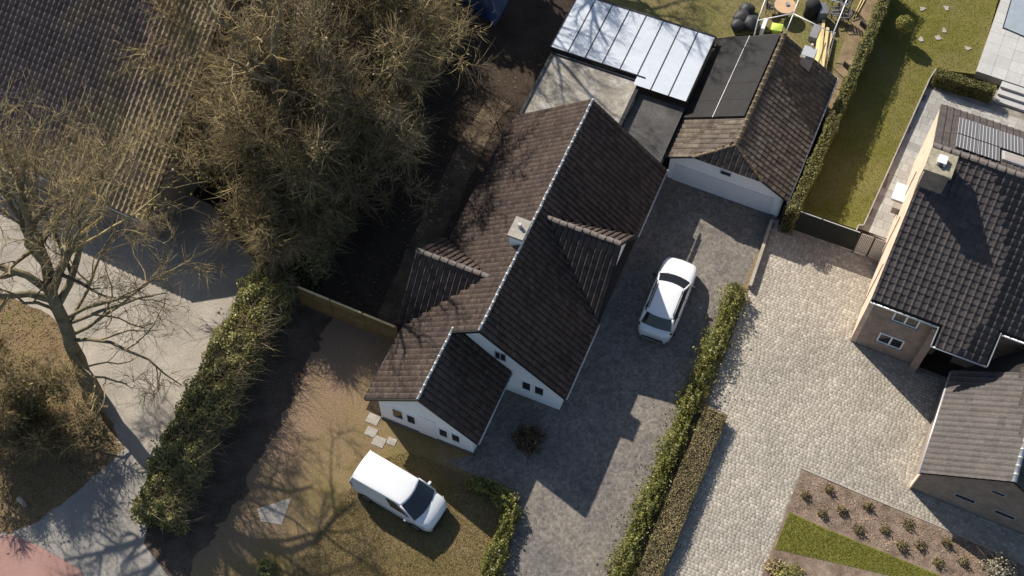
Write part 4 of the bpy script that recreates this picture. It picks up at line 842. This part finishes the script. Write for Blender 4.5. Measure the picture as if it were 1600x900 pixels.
# garden stones
for i, (x, y) in enumerate(((1477, 12), (1473, 47), (1466, 60), (1440, 62), (1512, 75), (1442, 15))):
    c = G(x, y, LZ)+np.array([0, 0, LZ*0+.02]); m = M(); k = 7; ang = np.sort(rng.uniform(0, 6.28, k)); rr_ = rng.uniform(.14, .26, k)
    m.prism([c+np.array([math.cos(a)*r_, math.sin(a)*r_, -.03]) for a, r_ in zip(ang, rr_)], (0, 0, .05)); o = m.obj('stepping_stone', m_conc)
    tag(o, 'flat irregular pale stone sunk in the upper lawn, %s from top' % ['first', 'third', 'fourth', 'fifth', 'sixth', 'second'][i], 'stone', 'stones in the upper lawn')

# ------------------------------------------------------------------ vehicles
m_car = NB('car_white').done((.64, .65, .66), .25, .5); m_car.node_tree.nodes['Principled BSDF'].inputs['Coat Weight'].default_value = .6
m_cglass = plain('car_glass', (.012, .014, .018), .05, .6); m_tyre = plain('tyre', (.02, .02, .02), .9, .2); m_rim = plain('rim', (.35, .35, .36), .35, .5, .8)
m_trim = plain('black_trim', (.02, .02, .022), .5, .4); m_tail = plain('tail_lamp', (.12, .012, .012), .2, .5); m_head = plain('head_lamp', (.45, .47, .5), .1, .6)
def car(name, label, front, rear, st, gh, opts):
    """front/rear: ground points of the axis; st: (x, halfwidth, top) stations; gh: greenhouse"""
    front, rear = np.asarray(front), np.asarray(rear); c = (front+rear)/2; c[2] = 0; d = unit((front-rear)*np.array([1, 1, 0])); l = np.array([-d[1], d[0], 0]); t = thing(name, label, opts['cat'], c)
    X = lambda x, y, z: c+d*x+l*y+np.array([0, 0, z+.004])
    def part(nm, v, f, mat, par=t, smooth=True):
        o = mesh_obj(nm, [X(*p) for p in v], f, mat, par, smooth); return o
    v, f = [], []; z0 = .24
    prof = [(.86, 0), (.97, .12), (1., .4), (.995, .68), (.97, .86), (.9, .965), (.72, 1.0), (.4, 1.025), (0, 1.035)]
    prof = prof+[(-a, b) for a, b in prof[-2::-1]]; k = len(prof)
    for x, w, zt in st:
        for a, b in prof: v.append((x-.04*abs(a) if x > 0 else x, a*w, z0+(zt-z0)*b))
    for i in range(len(st)-1):
        for j in range(k-1): f.append((i*k+j, i*k+j+1, i*k+k+j+1, i*k+k+j))
    f += [tuple(range(k)), tuple(range((len(st)-1)*k, len(st)*k))]
    for i in range(len(st)-1): f.append((i*k, i*k+k, i*k+2*k-1, i*k+k-1))
    body = part('body', v, f, m_car)
    # greenhouse
    def rg_(xf, xr, w, bf, br, z, n=7):
        L = []
        for i in range(n): y = w*(1-2*i/(n-1)); L.append((xf+bf*(1-(y/w)**2), y, z))
        for i in range(n): y = -w*(1-2*i/(n-1)); L.append((xr-br*(1-(y/w)**2), y, z))
        return L
    n = 7; b0 = rg_(*gh['base'], n); b1 = rg_(*gh['top'], n); N = 2*n
    def band(idx, nm, mat, off=0.): 
        vv, ff = [], []
        for i in idx:
            a, b = b0[i % N], b0[(i+1) % N]; e, g_ = b1[i % N], b1[(i+1) % N]; q = len(vv); vv += [a, b, g_, e]; ff.append((q, q+1, q+2, q+3))
        return part(nm, vv, ff, mat)
    band(range(n-1), 'windscreen', m_cglass); side = opts.get('side', m_cglass)
    band([n-1], 'side_window' if side is m_cglass else 'side_panel', side); band([N-1], 'side_window' if side is m_cglass else 'side_panel', side)
    band(range(n, N-1), 'rear_window' if opts.get('rearglass', True) else 'rear_doors', m_cglass if opts.get('rearglass', True) else m_car)
    # roof skin
    zt = gh['top'][5]; v = []; rings_ = ((1.015, 0, -.02), (1.01, 0, .012), (.95, 0, .035), (.75, 0, .055), (.4, 0, .066)); cx = (gh['top'][0]+gh['top'][1])/2
    for k_, _, dz in rings_:
        for (x, y, z) in b1: v.append((cx+(x-cx)*(k_ if k_ > .9 else k_), y*k_, z+dz))
    f = [(r_*N+i, r_*N+(i+1) % N, r_*N+N+(i+1) % N, r_*N+N+i) for r_ in range(len(rings_)-1) for i in range(N)]; f.append(tuple(range((len(rings_)-1)*N, len(rings_)*N)))
    roof_ = part('roof', v, f, m_car)
    def bar(nm, pts, r, mat, par=t, nn=6): M().tube([X(*p) for p in pts], r, nn).obj(nm, mat, par, True)
    lift = lambda p, q_, s: tuple(np.array(p)*(1-s)+np.array(q_)*s+np.array([0, np.sign(p[1])*.012, .008]))
    for i in (0, n-1): bar('pillar', [lift(b0[i], b1[i], -.04), lift(b0[i], b1[i], .5), lift(b0[i], b1[i], 1.0)], opts.get('pil', .05), m_car)
    for i in (n, N-1): bar('pillar', [lift(b0[i], b1[i], 0), lift(b0[i], b1[i], .5), lift(b0[i], b1[i], .97)], opts.get('rp', .07), m_car)
    for s_ in (1, -1):
        for fx in opts.get('bp', ()):
            i0, i1 = (N-1, 0) if s_ > 0 else (n, n-1)
            p = np.array(b0[i0])*(1-fx)+np.array(b0[i1])*fx; q_ = np.array(b1[i0])*(1-fx)+np.array(b1[i1])*fx; bar('pillar', [lift(p, q_, -.02), lift(p, q_, 1.0)], .035, m_trim)
        for fx0, fx1, s0, s1 in opts.get('sw', ()):
            i0, i1 = (N-1, 0) if s_ > 0 else (n, n-1); B = lambda fx, s: np.array(lift(np.array(b0[i0])*(1-fx)+np.array(b0[i1])*fx, np.array(b1[i0])*(1-fx)+np.array(b1[i1])*fx, s))
            part('side_window', [B(fx0, s0), B(fx1, s0), B(fx1-(.12 if fx1 > .95 else 0), s1), B(fx0, s1)], [(0, 1, 2, 3)], m_cglass, smooth=False)
        if opts.get('rails'):
            y = s_*gh['top'][2]*.93; bar('roof_rail', [(gh['top'][0]-.12, y, zt+.03), (gh['top'][0]-.35, y, zt+.09), (gh['top'][1]+.4, y, zt+.09), (gh['top'][1]+.15, y, zt+.03)], .022, m_trim)
        mx = opts['mx']; w = opts['w']; m = M(); cc_ = X(mx, s_*(w+.1), opts['mz']); m.obox(cc_, d*.07, l*.11, np.array([0, 0, .075])); mi = m.obj('mirror', opts.get('mm', m_trim), t)
        bm = bmesh.new(); bm.from_mesh(mi.data); bmesh.ops.bevel(bm, geom=bm.edges[:], offset=.03, segments=2, affect='EDGES'); bm.to_mesh(mi.data); bm.free()
        hx, hy, hz = opts['head']; m = M(); m.obox(X(hx, s_*hy, hz), unit(d*.8-l*s_*.55)*.05, unit(l*s_*.75+d*-.55)*.2, np.array([0, 0, .075])); m.obj('headlight', m_head, t)
        tx, ty, tz = opts['tail']; m = M(); m.obox(X(tx, s_*ty, tz), unit(d*.8+l*s_*.4)*.07, unit(l*s_*.9-d*-.4)*opts.get('tlw', .17), np.array([0, 0, opts.get('tlh', .07)])); m.obj('tail_light', m_tail, t)
        for wx in opts['wheels']:
            o = M().tube([X(wx, s_*(w-.2), .335), X(wx, s_*(w+.005), .335)], .335, 20).obj('tyre', m_tyre, t, False); M().tube([X(wx, s_*(w-.05), .335), X(wx, s_*(w+.012), .335)], .22, 14).obj('rim', m_rim, o)
    fx = st[0][0]; M().obox(X(fx-.06, 0, .42), d*.09, l*st[1][1]*.85, np.array([0, 0, .09])).obj('bumper_grille', m_trim, t)
    M().obox(X(st[-1][0]+.03, 0, .42), d*.05, l*st[-2][1]*.8, np.array([0, 0, .07])).obj('rear_bumper_trim', m_trim, t)
    for kx in opts.get('wipers', ()): bar('wiper', [(kx, .5, gh['base'][5]+.05), (kx-.1, -.15, gh['base'][5]+.12)], .012, m_trim)
    return t
car('white_suv', 'white estate SUV with black roof rails parked on shaded drive', G(1066, 411, .5), G(1020, 526, .5),
    [(2.33, .52, .66), (2.3, .68, .74), (2.18, .8, .84), (1.95, .88, .93), (1.6, .915, 1.0), (1.2, .925, 1.05), (.7, .925, 1.06), (-.6, .925, 1.07), (-1.5, .92, 1.08), (-1.95, .88, 1.07), (-2.2, .8, 1.02), (-2.32, .68, .94), (-2.36, .52, .8)],
    dict(base=(.98, -1.98, .82, .2, .12, 1.05), top=(.2, -1.6, .68, .12, .1, 1.6)), dict(cat='car', w=.92, rails=True, bp=(.3, .66), mx=.78, mz=1.08, head=(2.05, .66, .74), tail=(-2.12, .68, .93), wheels=(1.42, -1.38), wipers=(1.1,)))
car('white_van', 'small white panel van parked on the front lawn', G(682, 807, .5), G(570, 741, .5),
    [(2.2, .55, .66), (2.16, .7, .78), (2.02, .81, .9), (1.8, .86, .99), (1.5, .885, 1.07), (1.1, .89, 1.12), (0, .89, 1.12), (-1.6, .89, 1.12), (-2.05, .885, 1.12), (-2.16, .86, 1.1), (-2.2, .8, 1.0)],
    dict(base=(1.36, -2.17, .865, .2, .02, 1.08), top=(.62, -2.02, .74, .14, .05, 1.76)), dict(cat='van', w=.89, side=m_car, rearglass=False, sw=((.66, .97, .12, .86),), mx=1.0, mz=1.12, head=(1.92, .72, .78), tail=(-2.13, .8, 1.0), tlw=.08, tlh=.2, wheels=(1.4, -1.3), wipers=(1.46,), pil=.045, rp=.03, mm=m_car))

# ------------------------------------------------------------------ fences and gate
fa, fb = G(465, 449, 1.8)*np.array([1, 1, 0]), G(618, 512, 1.8)*np.array([1, 1, 0]); fd = unit(fb-fa); FL = np.linalg.norm(fb-fa); fn = np.array([-fd[1], fd[0], 0])
tf = thing('timber_fence', 'horizontal board timber fence between ivy hedge and white house', 'fence', fa)
NP_ = 3
for i in range(NP_+1): c = fa+fd*(FL*i/NP_); M().obox(c+(0, 0, .95), fd*.045, fn*.045, np.array([0, 0, .95])).obj('post', m_timber, tf)
for i in range(NP_):
    x0, x1 = FL*i/NP_+.05, FL*(i+1)/NP_-.05
    for j in range(9):
        c = fa+fd*((x0+x1)/2)+np.array([0, 0, .14+j*.2]); M().obox(c+fn*random.gauss(0, .004), fd*(x1-x0)/2, fn*.011, np.array([0, 0, .096])).obj('board', m_timber, tf)
    c = fa+fd*((x0+x1)/2)+np.array([0, 0, 1.87]); M().obox(c, fd*(x1-x0)/2, fn*.05, np.array([0, 0, .02])).obj('cap_rail', m_pine, tf)
def mesh_mat():
    b = NB('privacy_mesh'); b.done((.03, .034, .03), .7, .2); tr_ = b.n('ShaderNodeBsdfTransparent'); mx = b.n('ShaderNodeMixShader'); mx.inputs[0].default_value = .78
    b.l(tr_.outputs[0], mx.inputs[1]); b.l(b.b.outputs[0], mx.inputs[2]); b.l(mx.outputs[0], b.t.nodes['Material Output'].inputs[0]); return b.m
m_mesh = mesh_mat()
ga_, gb_ = G(1226, 322, 1.75)*np.array([1, 1, 0]), G(1345, 364, 1.75)*np.array([1, 1, 0]); gd = unit(gb_-ga_); GLn = np.linalg.norm(gb_-ga_); gn = np.array([-gd[1], gd[0], 0])
mf = thing('mesh_fence', 'dark see through mesh fence between garage and slatted gate', 'fence', ga_)
for i in range(3): c = ga_+gd*(GLn*i/2); M().obox(c+(0, 0, .9), gd*.03, gn*.03, np.array([0, 0, .9])).obj('post', m_black, mf)
for i in range(2):
    c = ga_+gd*(GLn*(i+.5)/2); M().obox(c+(0, 0, .88), gd*(GLn/4-.035), gn*.004, np.array([0, 0, .86])).obj('mesh_panel', m_mesh, mf)
    M().obox(c+(0, 0, 1.765), gd*(GLn/4-.035), gn*.02, np.array([0, 0, .018])).obj('top_rail', m_gutter, mf)
gt = thing('slatted_gate', 'two leaf grey vertical slat gate beside the brick house', 'gate', gb_); ge = G(1389, 380, 1.75)*np.array([1, 1, 0]); dd = unit(ge-gb_); gl = np.linalg.norm(ge-gb_); m_slat = mottled('slat_grey', (.55, .52, .48), .15, 2, 12, .7, .3)
for i in range(2):
    x0 = gl*i/2+.05; x1 = gl*(i+1)/2-.03
    for j in range(8): c = gb_+dd*(x0+(x1-x0)*(j+.5)/8); M().obox(c+(0, 0, .9), dd*.026, gn*.012, np.array([0, 0, .85])).obj('slat', m_slat, gt)
    for z_ in (.2, 1.6): M().obox(gb_+dd*((x0+x1)/2)+gn*.03+(0, 0, z_), dd*(x1-x0)/2, gn*.015, np.array([0, 0, .03])).obj('rail', m_black, gt)
for i in range(3): M().obox(gb_+dd*(gl*i/2+.01)+(0, 0, .9), dd*.03, gn*.03, np.array([0, 0, .9])).obj('post', m_black, gt)

# ------------------------------------------------------------------ back garden things
bt = thing('blue_tarpaulin', 'blue tarpaulin over a heap in deep shade at the top edge', 'tarpaulin', G(765, -10)); m = M(); nx, ny = 10, 10; vs_ = []; c0, c1_, c2_, c3_ = [G(x, y) for x, y in ((722, 2), (773, 42), (806, -20), (740, -70))]
for i in range(nx+1):
    for j in range(ny+1):
        a, b = i/nx, j/ny; p = (c0*(1-a)+c1_*a)*(1-b)+(c3_*(1-a)+c2_*a)*b; e = min(a, 1-a, b, 1-b)*2; vs_.append(p+np.array([0, 0, .02+.75*min(1, e*2)**.6+.05*math.sin(9*a+5*b)+.03*rng.normal()*min(1, e*4)]))
m.add(vs_, [(i*(ny+1)+j, (i+1)*(ny+1)+j, (i+1)*(ny+1)+j+1, i*(ny+1)+j+1) for i in range(nx) for j in range(ny)]).obj('sheet', mottled('tarp_blue', (.018, .04, .1), .25, 2, 15, .45, .4), bt, True)
# white tube frame of a party tent
FZ = 2.35; tt = thing('tent_frame', 'white tube frame of a party tent behind the garage', 'tent frame', G(1240, 60)); m_tube = plain('white_tube', (.75, .75, .74), .4, .5)
def ptube(nm, a, b, za, zb, r=.03): M().tube([G(*a, za), G(*b, zb)], r, 7).obj(nm, m_tube, tt, True)
for a, b in (((1202, -18), (1184, 32)), ((1252, -12), (1240, 21)), ((1327, -10), (1303, 50))): ptube('roof_tube', a, b, FZ, FZ)
ptube('roof_tube', (1184, 32), (1239, 21), FZ, FZ+.3); ptube('roof_tube', (1241, 22), (1302, 52), FZ+.3, FZ); ptube('roof_tube', (1252, -14), (1327, 8), FZ+.3, FZ)
for a in ((1184, 33), (1303, 51)):
    p = G(*a, FZ); M().tube([p*np.array([1, 1, 0]), p], .03, 7).obj('leg', m_tube, tt, True); 
p = G(1240, 21, FZ+.3); M().tube([p, G(1229, 48, FZ-.2)], .03, 7).obj('roof_tube', m_tube, tt, True)
for k in range(2): q = G(1303+k*2, 51, FZ); M().tube([q, G(1288+k*5, 100, .1)], .022, 6).obj('guy_pole', m_tube if k else m_pine, tt, True)
# round table with wicker chairs
tc = G(1227, 8, .75); rt = thing('round_table', 'round pale wooden table with grey bowl under the tent frame', 'table', tc*np.array([1, 1, 0]))
M().tube([tc-(0, 0, .04), tc], .62, 28).obj('table_top', mottled('table_wood', (.5, .33, .2), .1, 2, 10, .6, .3), rt); M().tube([tc*np.array([1, 1, 0]), tc-(0, 0, .04)], .06, 8).obj('leg', m_black, rt); M().tube([tc*np.array([1, 1, 0]), tc*np.array([1, 1, 0])+(0, 0, .04)], .3, 12).obj('base', m_black, rt)
bw = G(1230, 7, .76); o = M().tube([bw, bw+(0, 0, .06)], [.08, .12], 12).obj('bowl', plain('bowl_grey', (.2, .22, .24), .4)); tag(o, 'small grey bowl on the round wooden table', 'bowl')
m_wick = mottled('wicker_grey', (.12, .115, .115), .3, 5, 30, .85, .2, .4)
def chair(label, c, az, group='grey wicker garden chairs'):
    c = np.asarray(c)*np.array([1, 1, 0]); a = math.radians(az); d = np.array([math.cos(a), math.sin(a), 0]); l = np.array([-d[1], d[0], 0]); t = thing('garden_chair', label, 'chair', c, group)
    for k in range(4): M().obox(c+d*(-.21+.14*k)+(0, 0, .43), d*.055, l*.26, np.array([0, 0, .02])).obj('seat_slat', m_wick, t)
    for k in range(3): M().obox(c-d*(.28+.03*k)+(0, 0, .56+.15*k), d*.015, l*.26, np.array([0, 0, .06])).obj('back_slat', m_wick, t)
    for sx in (-1, 1):
        for sy in (-1, 1): M().tube([c+d*.24*sx+l*.25*sy, c+d*.24*sx+l*.25*sy+(0, 0, .62 if sx > 0 else .9)], .02, 6).obj('leg', m_black, t)
        M().obox(c+l*.27*sx+(0, 0, .64), d*.26, l*.03, np.array([0, 0, .018])).obj('armrest', m_wick, t)
for lab, p, az in (('grey wicker chair left of the round table', (1203, 18), -10), ('grey wicker chair at the upper right, furthest from the timber beams', (1302, 4), 200), ('grey wicker chair right of the tent tube, top of the pair', (1318, 12), 205), ('grey wicker chair right of the timber beams', (1302, 28), 185), ('grey wicker chair at lower right beside the sandy strip', (1316, 34), 180)): chair(lab, G(*p), az)
bq = G(1266, 24); o = thing('barbecue', 'black covered barbecue between round table and wicker chairs', 'barbecue', bq); M().tube([bq+(0, 0, .0), bq+(0, 0, .5), bq+(0, 0, .9), bq+(0, 0, 1.1), bq+(0, 0, 1.18)], [.42, .4, .46, .34, .08], 14).obj('cover', plain('cover_black', (.02, .02, .022), .8, .2), o, True)
M().obox(bq+np.array([.55, -.25, .45]), (.22, 0, 0), (0, .4, 0), (0, 0, .45)).obj('side_box', mottled('box_grey', (.12, .13, .15), .2), o)
tbm = thing('timber_beams', 'bundle of pale yellow timber beams on the grass behind the garage', 'timber', G(1288, 75))
for k, (a, b, z_) in enumerate((((1281, 38), (1274, 105), .28), ((1287, 32), (1279, 108), .42), ((1293, 44), (1284, 112), .42), ((1298, 50), (1288, 110), .28))):
    A_, B_ = G(*a, z_), G(*b, z_); d = unit(B_-A_); l = np.array([-d[1], d[0], 0]); M().obox((A_+B_)/2, (B_-A_)/2, l*.085, np.array([0, 0, .07])).obj('beam', m_pine, tbm)
for y in (50, 95): q = G(1286, y, .1); M().obox(q, (.35, -.1, 0), (.03, .06, 0), (0, 0, .1)).obj('bearer', m_timber, tbm)
o = M().obox(G(1273, 52, .2), unit(np.array([.4, .9, 0]))*.5, unit(np.array([.9, -.4, 0]))*.22, (0, 0, .2)).obj('storage_box', mottled('chest_grey', (.2, .2, .22), .15)); tag(o, 'long grey storage box left of the timber beams', 'box')
m = M(); c = G(1214, 42, .45); vs_ = []
for i in range(7):
    for j in range(7): a, b = i/3-1, j/3-1; vs_.append(c+np.array([a*.3+b*.08, b*.26-a*.1, .1*(1-a*a)*(1-b*b)+.03*a]))
m.add(vs_, [(i*7+j, i*7+7+j, i*7+8+j, i*7+j+1) for i in range(6) for j in range(6)]); m.prism([c+np.array([x, y, -.42]) for x, y in ((-.25, -.2), (.25, -.2), (.25, .2), (-.25, .2))], (0, 0, .4)); o = m.obj('cushion_stool', plain('lime', (.42, .55, .08), .7), None, True); tag(o, 'lime green cushion seat beside the garage rear', 'cushion')
o = M().obox(G(1193, 42, .3), unit(np.array([.35, .93, 0]))*.4, unit(np.array([.93, -.35, 0]))*.1, (0, 0, .3)).obj('white_box', m_whitew); tag(o, 'narrow white box standing at the garage rear', 'box')
for i, (x, y, r_, lab) in enumerate(((1166, 20, .42, 'topmost bag of the black pile'), (1158, 34, .5, 'middle bag of the black pile'), (1152, 44, .42, 'lowest left bag of the black pile'), (1172, 42, .5, 'bag of the black pile next to the white box'))):
    b = G(x, y); k = 14; vs_, fs = [], []; n_ = 8; ph = rng.uniform(0, 6, 4)
    for j in range(n_+1):
        z_ = j/n_; rr_ = r_*(.75+.35*math.sin(math.pi*min(1, z_*1.15)))*(1 if z_ < .85 else (1-z_)/.15*.8+.12)
        for q in range(k): a = 2*math.pi*q/k; w = 1+.1*math.sin(3*a+ph[0]+4*z_)+.07*math.sin(5*a+ph[1]-7*z_); vs_.append(b+np.array([math.cos(a)*rr_*w, math.sin(a)*rr_*w, z_*r_*1.5]))
    for j in range(n_):
        for q in range(k): fs.append((j*k+q, j*k+(q+1) % k, j*k+k+(q+1) % k, j*k+k+q))
    fs.append(tuple(n_*k+q for q in range(k))); m = M(); m.add(vs_, fs); o = m.obj('rubbish_bag', plain('black_plastic', (.03, .03, .033), .6, .3), None, True); tag(o, 'black plastic rubbish bag, '+lab, 'bag', 'black rubbish bags')
for i, (a, b, lab) in enumerate((((1350, -8), (1333, 28), 'left of the pair'), ((1354, -6), (1337, 26), 'right of the pair'))):
    o = M().tube([G(*a, .06), G(*b, .06)], .03, 7).obj('garden_pole', m_pine, None, True); tag(o, 'long pale pole lying by the sandy strip, '+lab, 'pole', 'pale poles by the sandy strip')
for i, (x, y, lab) in enumerate(((1350, 40, 'upper'), (1324, 104, 'lower'))):
    o = M().obox(G(x, y, .2), unit(np.array([.6, -.8, 0]))*.28, unit(np.array([.8, .6, 0]))*.04, (0, 0, .18)).obj('short_post', m_black); tag(o, '%s short dark board standing in the sandy strip' % lab, 'board', 'dark boards in the sandy strip')
# stone slabs beside the wing
for i, (x, y, w_) in enumerate(((583, 655, .55), (580, 675, .5), (592, 690, .55), (612, 690, .4))):
    c = G(x, y); m = M(); m.obox(c+(0, 0, .012), W.U*w_*.45, W.V*w_*.55, (0, 0, .012)); o = m.obj('path_slab', m_conc); tag(o, 'worn pale path slab at the wing corner, %s from house eave' % ordn[i], 'slab', 'path slabs at the wing corner')
o = M().prism([G(402, 795)+(0, 0, .0), G(455, 778), G(440, 820), G(408, 815)], (0, 0, .015)).obj('concrete_patch', m_conc); tag(o, 'flat triangular concrete patch in the bare front lawn', 'slab')
o = M().tube([G(18, 655, .03), G(20, 630, .03)], .04, 6).obj('white_stick', m_whitew); tag(o, 'short white stick lying on the leafy verge', 'stick')
b = G(40, 790); o = M().tube([b, b+(0, 0, .9), b+(0, 0, 1.0)], [.12, .12, .04], 10).obj('bollard', m_conc, None, True); tag(o, 'small grey bollard at the edge of the leafy verge', 'bollard')
